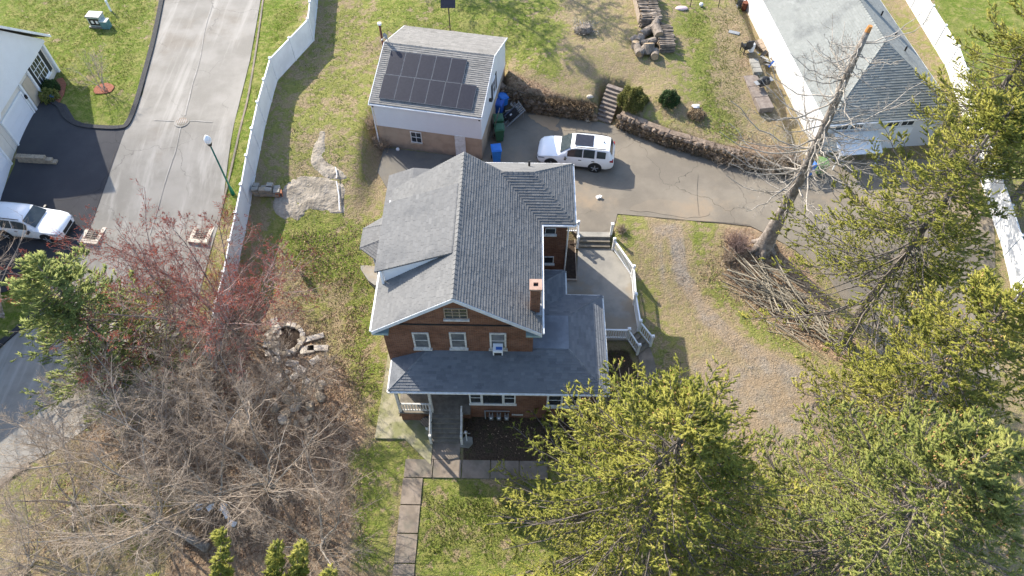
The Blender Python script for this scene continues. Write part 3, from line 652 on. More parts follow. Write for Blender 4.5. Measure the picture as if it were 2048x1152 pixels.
# main roof
def roof(parent, planes, mat, caplines, th=.14, name='roof', expo=.145):
    b = MB()
    for P in planes: b.slab(P, th)
    r = b.build(name, mat, parent); s = MB()
    for P in planes: tabs_on(s, P, expo)
    tag(s.build('shingle', mat, r), kind='stuff')
    if caplines:
        c = MB()
        for a, q in caplines: caps(c, a, q)
        tag(c.build('ridge_cap', mat, r), kind='stuff')
    return r
rf = roof(house, [[(XL,YB,EZ),(XL,YF,EZ),(XM,YF,RZ),(XM,YB,RZ)],[(XR,YF,EZ),(XR,YB,EZ),(XM,YB,RZ),(XM,YF,RZ)]], M['sh_main'], [((XM,YF,RZ),(XM,YB,RZ))])
for sx, xe in ((1,XR),(-1,XL)):
    f = MB(); a = Vector((xe,YF-.03,EZ-.10)); b = Vector((XM,YF-.03,RZ-.10)); up = Vector((0,0,.11)); dn = Vector((0,0,-.13)); o2 = Vector((0,.05,0))
    f.add([a+dn,b+dn,b+up,a+up,a+dn+o2,b+dn+o2,b+up+o2,a+up+o2],[(0,1,2,3),(7,6,5,4),(3,2,6,7),(0,4,5,1),(0,3,7,4),(1,5,6,2)]); f.build('rake_board', M['fascia'], house)
    g = MB(); gutter(g,(xe+sx*.06,YF+.05,EZ-.07),(xe+sx*.06,25.5 if sx<0 else 23.95,EZ-.07)); g.build('gutter', M['white'], house)
    MB().box(min(xe,xe-sx*.75),max(xe,xe-sx*.75),17.32,17.64,EZ-.36,EZ-.20).build('eave_return', M['teal'], house)
for (x, zz) in ((-4.67,5.62),(-2.9,5.68),(-.98,5.68)):
    fr = window(house, x, zz, .62, 1.25, y=wf, grid=(1,2), frame='oldwhite', glass='curtain', sill=True, fw=.09)
    MB().box(x-.48,x+.48,wf-.012,wf+.01,zz+.73,zz+.9).build('lintel', M['brick'], fr)
window(house, -2.86, 8.02, .98, .75, y=wf, grid=(3,3), frame='plank', sill=True, fw=.05, sillmat='oldwhite')
# lower wrap-round roof
e0, sl_ = 3.8, .47
zL = lambda d: e0+sl_*d
planes = [
 [(-6.31,15.85,e0),(4.42,15.85,e0),(2.47,17.8,zL(1.95)),(.9,17.8,zL(1.95)),(-4.36,17.8,zL(1.95))],
 [(-6.31,17.8,e0),(-6.31,15.85,e0),(-4.36,17.8,zL(1.95))],
 [(4.42,15.85,e0),(4.42,21.66,e0),(2.47,19.71,zL(1.95)),(2.47,17.8,zL(1.95))],
 [(4.42,21.66,e0),(2.48,21.66,e0),(.7,19.88,zL(1.78)),(.7,19.71,zL(1.95)),(2.47,19.71,zL(1.95))],
 [(2.48,21.66,e0),(2.48,23.3,e0),(.7,21.52,zL(1.78)),(.7,19.88,zL(1.78))],
 [(2.48,23.3,e0),(.7,23.3,e0),(.7,21.52,zL(1.78))]]
rl = roof(house, planes, M['sh_low'], [((-6.31,15.85,e0),(-4.45,17.71,zL(1.86))),((4.42,15.85,e0),(2.47,17.8,zL(1.95))),((4.42,21.66,e0),(2.47,19.71,zL(1.95))),((2.48,23.3,e0),(.75,21.57,zL(1.73)))], expo=.14)
MB().slab([(.7,17.8,zL(1.95)+.03),(2.5,17.8,zL(1.95)+.03),(2.5,19.74,zL(1.95)+.03),(.7,19.74,zL(1.95)+.03)],.1).build('flat_deck', simple('grey_membrane',(.20,.22,.25),(.15,.165,.19),1.0,.8,big=(.8,(.12,.13,.15),.7)), rl)
for a, b in (((-6.31-.05,15.8,e0-.1),(4.47,15.8,e0-.1)),((4.47,15.8,e0-.1),(4.47,21.7,e0-.1)),((4.42,21.71,e0-.1),(2.5,21.71,e0-.1)),((2.53,21.7,e0-.1),(2.53,23.3,e0-.1)),((2.5,23.35,e0-.1),(.8,23.35,e0-.1)),((-6.36,17.6,e0-.1),(-6.36,15.8,e0-.1))): g = MB(); gutter(g,a,b); g.build('gutter', M['whitepaint'], house)
MB().tube((4.42,15.95,3.75),(4.12,16.25,3.4),.045).tube((4.12,16.25,3.4),(4.12,16.25,.1),.045).build('downpipe', M['whitepaint'], house)
# triple and double windows
fr = MB(); fr.box(-2.50,-.05,16.24,16.29,1.50,1.66).build('sill', M['whitepaint'], house)
window(house,-2.14,2.3,.5,1.1,y=16.3,grid=(1,2),sill=False); window(house,-1.28,2.25,.98,1.2,y=16.3,grid=(1,1),sill=False); window(house,-.42,2.3,.5,1.1,y=16.3,grid=(1,2),sill=False)
MB().box(1.42,3.25,16.2,16.29,1.36,1.50).build('sill', M['whitepaint'], house)
window(house,1.9,2.15,.62,1.1,y=16.3,grid=(1,2),sill=False,fw=.1); window(house,2.78,2.15,.62,1.1,y=16.3,grid=(1,2),sill=False,fw=.1)
# annex roof (hip), same eave height as the main roof
aE, aR, yC, yS, yN, xE = 6.9, 8.43, 26.17, 24.0, 28.35, 2.85
planes = [[(1.12,yS,aE),(xE,yS,aE),(.67,yC,aR),(-1.07,yC,aR)],[(xE,yS,aE),(xE,yN,aE),(.67,yC,aR)],[(xE,yN,aE),(-3.2,yN,aE),(-3.2,yC,aR),(.67,yC,aR)]]
ra = roof(house, planes, M['sh_main'], [((xE,yS,aE),(.67,yC,aR)),((xE,yN,aE),(.67,yC,aR)),((.67,yC,aR),(-.95,yC,aR))])
g = MB(); gutter(g,(xE+.05,yS-.04,aE-.09),(xE+.05,yN+.04,aE-.09)); g.build('gutter', M['white'], house)
g = MB(); gutter(g,(1.15,yS-.06,aE-.09),(xE+.03,yS-.06,aE-.09)); g.build('gutter', M['white'], house)
g = MB(); gutter(g,(-3.2,yN+.06,aE-.09),(xE+.03,yN+.06,aE-.09)); g.build('gutter', M['white'], house)
MB().tube((.45,27.6,7.3),(.45,27.6,7.85),.06).build('vent_pipe', M['black'], house)
window(house,1.62,5.92,.5,.42,y=24.35,grid=(1,1),frame='whitepaint',fw=.04); window(house,1.62,3.4,.5,.55,y=24.35,grid=(1,1),frame='whitepaint',fw=.04)
window(house,26.4,4.9,.7,1.1,x=2.5,out=1,grid=(1,2),frame='whitepaint',fw=.06)
MB().tube((2.8,24.1,6.8),(2.56,24.3,6.5),.045).tube((2.56,24.3,6.5),(2.56,24.3,.6),.045).build('downpipe', M['whitepaint'], house)
# rear-left lean-to roof
roof(house, [[(-8.05,30.6,3.5),(-8.05,25.7,3.5),(-6.45,25.7,4.2),(-6.45,30.6,4.2)],[(-3.0,30.6,3.9),(-6.45,30.6,4.2),(-6.45,26.3,4.2),(-3.0,26.3,3.9)][::-1]], M['sh_main'], [])
# dormer
dz0 = lambda x: 9.62-(9.62-8.12)*( (-3.05-x)/(6.72-3.05) )
dF, dB = 20.0, 24.2
P = [(-6.85,dB,dz0(-6.85)),(-6.85,dF-.12,dz0(-6.85)),(-3.05,dF-.12,dz0(-3.05)),(-3.05,dB,dz0(-3.05))]
dk = MB(); dk.add([(-6.5,dF,mz(-6.5)),(-6.5,dF,dz0(-6.5)-.06),(-3.2,dF,dz0(-3.2)-.03),(-3.1,dF,mz(-3.1))],[(0,3,2,1)])
dk.add([(-6.5,dB-.15,mz(-6.5)),(-6.5,dB-.15,dz0(-6.5)-.06),(-6.5,dF,dz0(-6.5)-.06),(-6.5,dF,mz(-6.5))],[(0,3,2,1)])
dk.add([(-6.5,dB-.15,mz(-6.5)),(-6.5,dB-.15,dz0(-6.5)-.06),(-3.2,dB-.15,dz0(-3.2)-.03),(-3.1,dB-.15,mz(-3.1))],[(0,1,2,3)])
dk.build('dormer_wall', M['siding'], house)
rd = MB().slab(P,.08).build('dormer_roof', M['sh_main'], house); s_ = MB(); tabs_on(s_,P); tag(s_.build('shingle', M['sh_main'], rd), kind='stuff')
MB().box(-6.62,-6.5,dF-.13,dF-.02,mz(-6.6)+.02,dz0(-6.5)-.1).build('corner_board', M['white'], house)
# bay window with hip roof
bw = [(-6.45,26.4),(-7.35,26.4),(-8.4,25.9),(-8.4,24.8),(-7.5,24.2),(-6.45,24.2)]
bb = MB().prism(bw,.3,3.75).build('bay_wall', M['whitepaint'], house)
T1, T2 = (-6.9,25.8,4.75), (-6.9,24.9,4.75)
bp = [[(-8.95,24.65,3.85),(-7.85,23.75,3.85),T2],[(-8.95,26.05,3.85),(-8.95,24.65,3.85),T2,T1],[(-7.9,26.95,3.85),(-8.95,26.05,3.85),T1],[(-7.85,23.75,3.85),(-6.5,23.75,3.85),T2],[(-6.5,26.95,3.85),(-7.9,26.95,3.85),T1]]
roof(house, bp, M['sh_main'], [((-8.95,24.65,3.85),T2),((-8.95,26.05,3.85),T1)], .1, 'bay_roof')
f = MB(); a = Vector((-8.42,24.75,1.4)); b = Vector((-7.53,24.17,1.4)); d = (b-a).normalized(); nn = Vector((d.y,-d.x,0))
q = [a+d*.15+nn*.03,b-d*.15+nn*.03]; f.add([q[0],q[1],q[1]+Vector((0,0,1.5)),q[0]+Vector((0,0,1.5))],[(0,1,2,3)]); fr = f.build('bay_window', M['curtain'], house)
q = [a+d*.05+nn*.015,b-d*.05+nn*.015]; f = MB(); f.add([q[0]-Vector((0,0,.1)),q[1]-Vector((0,0,.1)),q[1]+Vector((0,0,1.6)),q[0]+Vector((0,0,1.6))],[(0,1,2,3)]); f.build('window_frame', M['white'], fr)
# chimney
ch = MB().box(.52,.98,18.35,18.82,6.6,8.95).build('chimney', M['brick'], house)
cc = MB().box(.46,1.04,18.29,18.48,8.95,9.06).box(.46,1.04,18.69,18.88,8.95,9.06).box(.46,.64,18.48,18.69,8.95,9.06).box(.86,1.04,18.48,18.69,8.95,9.06); cc.build('cap', simple('terracotta_cap',(.40,.27,.21),(.32,.21,.16),4,.9), ch)
MB().box(.64,.86,18.48,18.69,8.93,8.955).build('flue', M['black'], ch)
MB().box(.42,1.08,18.2,18.85,6.9,7.12).build('flashing', M['grey'], ch)
# porch
MB().box(-6.1,-4.46,16.0,wf-.003,0,.98).build('porch_base', M['brick'], house)
MB().box(-6.2,-2.453,15.95,wf-.004,.983,1.06).build('porch_floor', M['step'], house)
MB().box(-2.95,-2.453,16.2,17.6,0,.98).build('porch_base', M['brick'], house)
for x in (-6.08,-4.42): MB().box(x-.07,x+.07,16.0,16.14,1.06,3.7).build('porch_post', M['oldwhite'], house)
MB().box(-6.1,-2.45,16.0,16.14,3.5,3.72).build('porch_beam', M['oldwhite'], house)
r_ = MB().box(-6.0,-4.5,16.03,16.11,1.86,1.94).build('porch_rail', M['oldwhite'], house); MB().box(-6.0,-4.5,16.04,16.10,1.18,1.24).build('bottom_rail', M['oldwhite'], r_)
for i in range(10): x = -5.88+i*.145; MB().box(x-.022,x+.022,16.045,16.095,1.24,1.86).build('baluster', M['oldwhite'], r_)
MB().box(-4.1,-3.1,wf-.02,wf-.005,1.07,3.1).build('front_door', M['plank'], house)
st = thingH('front_steps', 'worn concrete front steps with white side rails below the porch', 'steps', (-3.67,15.6,0))
nst = 6
for i in range(nst):
    z1 = 1.0-(i)*1.0/nst - .01; y0 = 15.93-(i+1)*.19
    MB().box(-4.40,-2.95,y0-.015,15.94-i*.19,0,z1-.02).build('riser', M['step'], st); MB().box(-4.43,-2.92,y0-.04,15.94-i*.19,z1-.018,z1+.02).build('tread', M['step'], st)
for x in (-4.46,-2.86):
    m_ = MB(); a = Vector((x,15.98,1.95)); b = Vector((x,14.72,1.0)); dn = Vector((0,0,-.72))
    m_.tube(a,b,.045,n=6); rr = m_.build('hand_rail', M['oldwhite'], st)
    MB().tube(a+dn,b+dn,.035,n=6).build('bottom_rail', M['oldwhite'], rr)
    MB().box(x-.06,x+.06,14.66,14.78,0,1.1).build('post', M['oldwhite'], rr)
    for i in range(1,9): p = a.lerp(b,i/9); MB().tube(p+dn,p,.018,n=5,caps=False).build('baluster', M['oldwhite'], rr)

# window air conditioner (sits in the window)
t = thingH('air_conditioner', 'white air conditioner with blue label in the right upstairs window of the brick house', 'air conditioner', (-.98,17.4,5.25))
MB().box(-1.22,-.74,17.15,17.62,5.10,5.48).build('casing', M['white'], t, bevel=.02); MB().box(-1.16,-.80,17.142,17.149,5.13,5.36).build('grille', M['black'], t)
MB().box(-1.08,-.78,17.25,17.42,5.482,5.486).build('label_plate', simple('blue_label',(.04,.12,.40),(.05,.14,.42)), t)
# gas meters
for i, x in enumerate((-1.38,-.97,-.56)):
    t = thingH('gas_meter', ('leftmost','middle','rightmost')[i]+' of the three grey gas meters on the brick wall', 'gas meter', (x,16.05,.1), 'gas meters on the front wall')
    MB().box(x-.12,x+.12,15.98,16.2,.25,.62).build('meter_body', M['metal'], t, bevel=.03); MB().tube((x,15.97,.5),(x,15.99,.5),.07).build('dial', M['white'], t)
    MB().tube((x-.08,16.1,.6),(x-.08,16.1,.95),.02).tube((x+.08,16.1,.6),(x+.08,16.1,.95),.02).build('pipe', M['grey'], t)
t = thingH('gas_manifold', 'grey pipe manifold beside the gas meters under the front window', 'pipe', (-1.7,16.2,.1)); MB().tube((-1.75,16.2,.95),(-.4,16.2,.95),.025).build('header_pipe', M['grey'], t); MB().tube((-1.7,16.2,0),(-1.7,16.2,.95),.03).build('riser_pipe', M['grey'], t)
MB().box(-.3,.3,16.27,16.296,.3,.42).build('basement_vent', M['oldwhite'], house)
# planter urn by the porch, sundial stand, statue
t = thingH('planter_urn', 'black urn planter on a white pedestal beside the front steps', 'planter', (-4.72,15.5,.1))
MB().tube((-4.72,15.55,.5),(-4.72,15.55,.95),.14,.30,14).build('urn', M['black'], t); MB().tube((-4.72,15.55,.1),(-4.72,15.55,.5),.13,.09,10).build('pedestal', M['oldwhite'], t)
t = thingH('globe_stand', 'small white stand with a silver gazing globe on a round slab by the front steps', 'garden ornament', (-2.65,14.9,0))
MB().prism([(-2.95,14.55),(-2.5,14.5),(-2.3,14.75),(-2.35,15.1),(-2.7,15.15),(-2.95,14.95)],0,.09).build('base_slab', M['concrete'], t)
MB().tube((-2.62,14.9,.09),(-2.62,14.9,1.0),.03).build('stem', M['white'], t); MB().tube((-2.84,14.9,1.0),(-2.40,14.9,1.0),.02).build('cross_bar', M['metal'], t); MB().ball((-2.62,14.9,1.14),.11).build('globe', M['metal'], t, smooth=True)

# ------------------------------------------------------------------ patio steps and railings
def railing(a, b, za, zb, label, n=None, posts=(1,1), group='white railings round the patio', h=.95, drop=0):
    a = Vector((*a,za)); b = Vector((*b,zb)); L = (Vector((b.x,b.y,0))-Vector((a.x,a.y,0))).length
    t = thingH('railing', label, 'railing', tuple(a), group)
    def bar(z0,z1,wd,nm):
        m_ = MB(); d = (b-a); s = Vector((-d.y,d.x,0)).normalized()*wd/2
        v = []
        for p in (a,b):
            for q in (s,-s): v += [p+q+Vector((0,0,z0)), p+q+Vector((0,0,z1))]
        m_.add(v,[(0,1,3,2),(4,6,7,5),(0,4,5,1),(2,3,7,6),(1,5,7,3),(0,2,6,4)]); return m_.build(nm, M['white'], t)
    bar(h-.09,h,.09,'top_rail'); bar(.10,.17,.06,'bottom_rail')
    n = n or max(2,int(L/.13))
    for i in range(1,n): p = a.lerp(b,i/n); MB().box(p.x-.02,p.x+.02,p.y-.02,p.y+.02,p.z+.17,p.z+h-.09).build('baluster', M['white'], t)
    for f_, p in zip(posts,(a,b)):
        if f_:
            po = MB().box(p.x-.065,p.x+.065,p.y-.065,p.y+.065,p.z-drop,p.z+h+.1).build('post', M['white'], t)
            MB().box(p.x-.09,p.x+.09,p.y-.09,p.y+.09,p.z+h+.1,p.z+h+.14).obox((p.x,p.y,p.z+h+.17),(.12,.12,.06)).build('cap', M['white'], po)
    return t
railing((5.74,27.35),(6.74,25.3),.6,.6,'upper white railing section on the patio starting beside the driveway steps')
railing((6.74,25.3),(6.70,23.3),.6,.6,'white railing section along the patio edge where the rail turns straight',posts=(0,1))
railing((6.70,23.3),(6.80,21.5),.6,.6,'lower straight white railing section ending at the corner steps',posts=(0,1))
railing((4.5,20.95),(6.13,20.95),.6,.6,'white railing across the front end of the patio beside the porch roof',posts=(1,1))
railing((6.13,20.9),(6.72,20.28),.6,.02,'left white stair railing on the small corner steps',posts=(0,1),group='stair railings at the patio')
railing((6.80,21.5),(7.52,20.85),.6,.02,'right white stair railing on the small corner steps',posts=(0,1),group='stair railings at the patio')
railing((3.55,28.25),(3.55,27.45),1.1,.6,'white stair railing on the house side of the driveway steps',posts=(1,1),group='stair railings at the patio')
railing((2.55,28.3),(3.5,28.3),1.1,1.1,'short white railing between the brick annex and the driveway steps',posts=(0,0))
t = thingH('railing_post', 'lone white post at the top right of the driveway steps', 'post', (5.62,28.2,1.1)); MB().box(5.555,5.685,28.135,28.265,.9,2.05).build('post', M['white'], t); MB().box(5.53,5.71,28.11,28.29,2.05,2.1).build('cap', M['white'], t)
st = thingH('patio_steps', 'wide concrete steps from the driveway down to the patio', 'steps', (4.6,27.8,.6))
for i in range(3): MB().box(3.66,5.56,27.45+.26*i,28.35,.5,.6+.165*(i+1)).build('step', M['step' if i<2 else 'concrete'], st)
st = thingH('corner_steps', 'small grey steps turning off the front corner of the patio', 'steps', (6.8,20.9,0))
a0,a1,b0,b1 = Vector((6.13,20.87)),Vector((6.77,21.48)),Vector((6.75,20.25)),Vector((7.5,20.82))
for i in range(3):
    t0 = i/3; t1 = (i+1)/3; P = [a0.lerp(b0,t0),a0.lerp(b0,t1),a1.lerp(b1,t1),a1.lerp(b1,t0)]
    MB().prism([(p.x,p.y) for p in P],0,.46-.15*i).build('step', M['step'], st)
bd = tag(thingH('planting_bed', None, None, (3.0,26.5,.5)), kind='structure')
MB().box(2.52,3.40,25.05,28.05,.3,.63).build('bed_soil', M['soil'], bd); MB().box(2.5,3.46,24.93,25.05,.3,.68).box(3.40,3.46,25.05,28.1,.3,.68).build('timber_edge', M['plank'], bd)
# ------------------------------------------------------------------ garage with solar panels
GA = R(-10.9)
gar = thing('garage', 'two-level garage with solar panels, white siding over tan stucco', 'garage', (-8.9,35.9,1.1), GA)
W_, D_, gE, gR = 7.05, 7.75, 3.88, 5.42
MB().box(0,W_,0,D_,-.3,1.83).build('stucco_wall', M['stucco'], gar)
m_ = MB(); P = [(-.02,1.8),(W_+.02,1.8),(W_+.02,gE-.05),(-.02,gE-.05)]
m_.box(-.03,W_+.03,-.03,D_+.03,1.832,gE-.08)
for x, fl in ((-.03,1),(W_+.03,0)):
    v = [(x,-.03,gE-.08),(x,D_+.03,gE-.08),(x,D_/2,gR-.1)]; m_.add(v,[(0,1,2)] if not fl else [(2,1,0)])
m_.build('siding_wall', M['siding'], gar)
rg = roof(gar, [[(-.15,-.25,gE),(W_+.12,-.25,gE),(W_+.12,D_/2,gR),(-.15,D_/2,gR)],[(W_+.12,D_+.25,gE),(-.15,D_+.25,gE),(-.15,D_/2,gR),(W_+.12,D_/2,gR)]], M['sh_gar'], [((-.15,D_/2,gR),(W_+.12,D_/2,gR))], .1)
for yy, sg in ((-.27,1),(D_+.27,-1)):
    y2 = D_/2
    for x in (-.17,W_+.13): f = MB(); f.add([(x-.02,yy,gE-.12),(x+.02,yy,gE-.12),(x+.02,y2,gR-.12),(x-.02,y2,gR-.12),(x-.02,yy,gE+.02),(x+.02,yy,gE+.02),(x+.02,y2,gR+.02),(x-.02,y2,gR+.02)],[(0,3,2,1),(4,5,6,7),(0,1,5,4),(1,2,6,5),(2,3,7,6),(3,0,4,7)]); f.build('rake_board', M['white'], gar)
g = MB(); gutter(g,(-.2,-.3,gE-.1),(W_+.15,-.3,gE-.1)); g.build('gutter', M['white'], gar); g = MB(); gutter(g,(-.2,D_+.3,gE-.1),(W_+.15,D_+.3,gE-.1)); g.build('gutter', M['white'], gar)
MB().tube((-.08,-.1,gE-.2),(-.08,-.1,.4),.05).build('downpipe', M['white'], gar)
slp = math.atan2(gR-gE, D_/2+.25); us = Vector((0,math.cos(slp),math.sin(slp))); ns = Vector((0,-math.sin(slp),math.cos(slp)))
def sp(x, s, h): return Vector((x,-.25,gE)) + us*s + ns*h
pw, ph = .995, 1.72
fr = None
for r_ in range(2):
    for c in range(6 if r_ == 0 else 5):
        x0 = .42+c*(pw+.02)+(.0 if r_ == 0 else .05); s0 = .36+r_*(ph+.02)
        for nm, mt, dx, h0, h1 in (('solar_panel','solarframe',0,.06,.115),('cell_sheet','solarcell',.015,.112,.119)):
            v = [sp(x0+dx,s0+dx,h0),sp(x0+pw-dx,s0+dx,h0),sp(x0+pw-dx,s0+ph-dx,h0),sp(x0+dx,s0+ph-dx,h0),sp(x0+dx,s0+dx,h1),sp(x0+pw-dx,s0+dx,h1),sp(x0+pw-dx,s0+ph-dx,h1),sp(x0+dx,s0+ph-dx,h1)]
            ob = MB().add(v,[(0,3,2,1),(4,5,6,7),(0,1,5,4),(1,2,6,5),(2,3,7,6),(3,0,4,7)]).build(nm, M[mt], gar if nm=='solar_panel' else fr); fr = ob if nm=='solar_panel' else fr
window(gar, 2.6,1.22,.66,.85,y=0,grid=(2,2),frame='whitepaint',sill=True,fw=.05,sillmat='stucco')
MB().box(5.25,5.95,-.06,0-.005,0,1.9).build('garage_side_door', M['whitepaint'], gar)
fr = window(gar,3.85,3.0,.6,1.2,x=W_+.03,out=1,grid=(1,2),frame='white',fw=.06)
for yy in (3.22,4.48): MB().box(W_+.035,W_+.07,yy-.17,yy+.17,2.35,3.65).build('shutter', M['shutter'], gar)
MB().box(W_+.035,W_+.2,2.3,2.45,3.0,3.2).build('wall_lamp', M['black'], gar)
for (x, y) in ((W_-.05,-.12),(.02,-.12)): MB().box(x-.05,x+.05,y-.1,y,gE-.36,gE-.25).build('corner_lamp', M['black'], gar)
# flue pipe, dish on the left wall
t = thing('flue_pipe', 'tall rusty flue pipe with a white cap at the left end of the garage', 'pipe', Vector((-8.9,35.9,1.1))+Matrix.Rotation(GA,3,'Z')@Vector((-.4,4.2,0)))
MB().tube((0,0,0),(0,0,6.5),.075,n=10).build('pipe', M['rust'], t, smooth=True); MB().tube((0,0,6.5),(0,0,6.62),.13,.13,10).build('cap', M['white'], t)
t = thing('satellite_dish', 'small grey satellite dish on the garage roof beside the rusty pipe', 'satellite dish', Vector((-8.9,35.9,1.1))+Matrix.Rotation(GA,3,'Z')@Vector((.05,4.1,5.35)))
MB().tube((0,0,0),(-.05,0,.45),.025).build('mast', M['grey'], t); m_ = MB(); m_.tube((-.05,-.02,.5),(-.12,-.12,.52),.05,.2,14); m_.build('dish', M['grey'], t); MB().tube((-.1,-.1,.5),(-.3,-.5,.5),.02).obox((-.3,-.5,.5),(.08,.1,.08)).build('feed_arm', M['oldwhite'], t)
# pole-mounted panel behind
p = G(901,66); t = thingW('pole_panel', 'black rectangular solar panel on a thin pole in the lawn behind the garage', 'solar panel', p)
zt = 2.3
MB().tube(p-Vector((0,0,.2)),p+Vector((0,0,zt)),.04).build('pole', M['black'], t); MB().obox(p+Vector((0,-.05,zt+.2)),(1.05,.06,.75),0,R(-55)).build('panel', M['solarcell'], t)
# white hood lamp etc.
# ------------------------------------------------------------------ vehicles
def car(loc, rot, label, L=5.05, hw=.99, H=1.79, pale=True, group='white cars'):
    t = thing('parked_car', label, 'car', loc, rot)
    k = L/5.08; kh = H/1.79; kw = hw/.99
    S = [(0,.66,.42,.70,.56,.76),(.10,.84,.32,.82,.72,.90),(.30,.94,.27,.93,.80,1.01),(.75,.985,.25,1.02,.83,1.09),(1.25,.99,.25,1.06,.83,1.14),(1.45,.99,.25,1.08,.82,1.17),(1.85,.99,.25,1.09,.77,1.44),(2.2,.99,.25,1.10,.72,1.68),(2.6,.99,.25,1.11,.71,1.76),(3.3,.99,.25,1.12,.71,1.79),(4.1,.99,.25,1.13,.70,1.77),(4.55,.98,.25,1.14,.68,1.73),(4.72,.96,.28,1.14,.66,1.67),(4.92,.92,.34,1.12,.66,1.22),(5.02,.89,.40,1.0,.66,1.06),(5.08,.80,.48,.80,.55,.84)]
    def prof(s):
        x, a, zb, zt, wr, zr = s
        h = [(0,zb),(a*.9,zb),(a,zb+.18),(a*1.0,(zb+zt)/2+.1),(a*.965,zt),(wr,zr-.045),(wr*.82,zr),(0,zr+.02)]
        return [(-y*kw,z*kh) for y,z in h[::-1]][:-1] + [(y*kw,z*kh) for y,z in h]
    X = lambda x: (L/2 - x*k)
    V = []; F = []; n = None
    for s in S:
        p = prof(s); n = len(p); V += [(X(s[0]),y,z) for y,z in p]
    for i in range(len(S)-1):
        for j in range(n-1): F.append((i*n+j,(i+1)*n+j,(i+1)*n+j+1,i*n+j+1))
    F.append(tuple(range(n))); F.append(tuple(range(len(S)*n-1,(len(S)-1)*n-1,-1)))
    b = MB().add(V,F).build('body', M['carwhite'], t, smooth=True)
    try: b.modifiers.new('edge','EDGE_SPLIT').split_angle = R(38)
    except Exception: pass
    def interp(x):
        for i in range(len(S)-1):
            if S[i][0] <= x <= S[i+1][0]:
                u = (x-S[i][0])/(S[i+1][0]-S[i][0]+1e-9); return tuple(S[i][q]*(1-u)+S[i+1][q]*u for q in range(6))
    def panel(name, xs, fa, mat, out):
        """strip of quads through stations xs; fa(station)->(pA,pB) in y,z"""
        v = []; f = []
        for x in xs:
            a, b2 = fa(interp(x)); v += [(X(x),a[0],a[1]),(X(x),b2[0],b2[1])]
        for i in range(len(xs)-1): f.append((2*i,2*i+1,2*i+3,2*i+2))
        v = [tuple(Vector(p)+Vector(out)) for p in v]; m_ = MB().add(v,f); ob = m_.build(name, mat, t); return ob
    for sg in (1,-1):
        def side(lo, hi):
            def g_(s):
                x,a,zb,zt,wr,zr = s; y0,z0,y1,z1 = a*.965,zt,wr,zr-.045
                return ((sg*(y0+(y1-y0)*lo)*kw,(z0+(z1-z0)*lo)*kh),(sg*(y0+(y1-y0)*hi)*kw,(z0+(z1-z0)*hi)*kh))
            return g_
        o_ = (0,sg*.012,.006)
        panel('side_window',[2.0,2.25,2.6,2.98],side(.06,.90),M['carglass'],o_)
        panel('side_window',[3.04,3.3,3.6,3.78],side(.06,.90),M['carglass'],o_)
        panel('side_window',[3.92,4.1,4.35,4.5],side(.12,.84),M['carglass'],o_)
        MB().tube((X(1.95),sg*(1.0*kw),.98*kh),(X(1.85),sg*(1.14*kw),1.06*kh),.05).obox((X(1.9),sg*1.1*kw,1.08*kh),(.12,.2,.15)).build('mirror', M['black'], t)
        MB().tube((X(2.35),sg*.70*kw,1.80*kh),(X(4.45),sg*.67*kw,1.80*kh),.025).build('roof_rail', M['black'], t)
        for x in (2.85,3.72): MB().box(X(x)-.1,X(x)+.1,min(sg*.985*kw,sg*1.01*kw),max(sg*.985*kw,sg*1.01*kw),.93*kh,.965*kh).build('door_handle', M['black'], t)
        MB().box(X(4.0),X(1.2),min(sg*.95*kw,sg*.985*kw),max(sg*.95*kw,sg*.985*kw),.21*kh,.34*kh).build('side_skirt', M['black'], t)
        hl = MB().add([(X(.04),sg*.62*kw,.80*kh),(X(.13),sg*.86*kw,.82*kh),(X(.55),sg*.985*kw,.90*kh),(X(.55),sg*.985*kw,.80*kh),(X(.13),sg*.89*kw,.72*kh),(X(.0),sg*.64*kw,.72*kh)],[(0,1,4,5),(1,2,3,4)] if sg<0 else [(5,4,1,0),(4,3,2,1)]); hl.v = [(x+.02,y+sg*.012,z) for x,y,z in hl.v]; hl.build('headlight', M['headlight'], t)
        tl = MB().box(X(5.03),X(4.8),min(sg*.72*kw,sg*.945*kw),max(sg*.72*kw,sg*.945*kw),.97*kh,1.09*kh); tl.build('tail_light', M['taillight'], t)
        for x in (.98,3.88):
            r0 = .375; wy = sg*(.99*kw)
            MB().tube((X(x),wy-sg*.02,r0+.02),(X(x),wy+sg*.006,r0+.02),r0+.085,n=22).build('wheel_arch', M['black'], t)
            wh = MB().tube((X(x),wy-sg*.2,r0),(X(x),wy+sg*.03,r0),r0,r0,22).build('wheel', M['rubber'], t)
            m_ = MB().tube((X(x),wy+sg*.031,r0),(X(x),wy+sg*.035,r0),.10,n=10)
            for q in range(5):
                an = q*2*math.pi/5+.3; m_.tube((X(x),wy+sg*.038,r0),(X(x)+math.cos(an)*.25,wy+sg*.038,r0+math.sin(an)*.25),.035,.03,5)
            m_.build('rim', M['grey'], wh)
    # windscreen, rear glass, sunroof, grille, bumper
    panel('windscreen',[1.50,1.85,2.17],lambda s:((-s[4]*.93*kw,(s[5]+.012)*kh),(s[4]*.93*kw,(s[5]+.012)*kh)),M['carglass'],(.012,0,.03))
    panel('rear_window',[4.73,4.90],lambda s:((-s[4]*.92*kw,(s[5]+.012)*kh),(s[4]*.92*kw,(s[5]+.012)*kh)),M['carglass'],(-.02,0,.03))
    if pale: MB().box(X(3.62),X(2.42),-.52,.52,1.812*kh,1.822*kh).build('sunroof', M['solarcell'], t)
    MB().obox((X(4.3),0,1.83*kh),(.12,.05,.08)).build('roof_antenna', M['grey'], t)
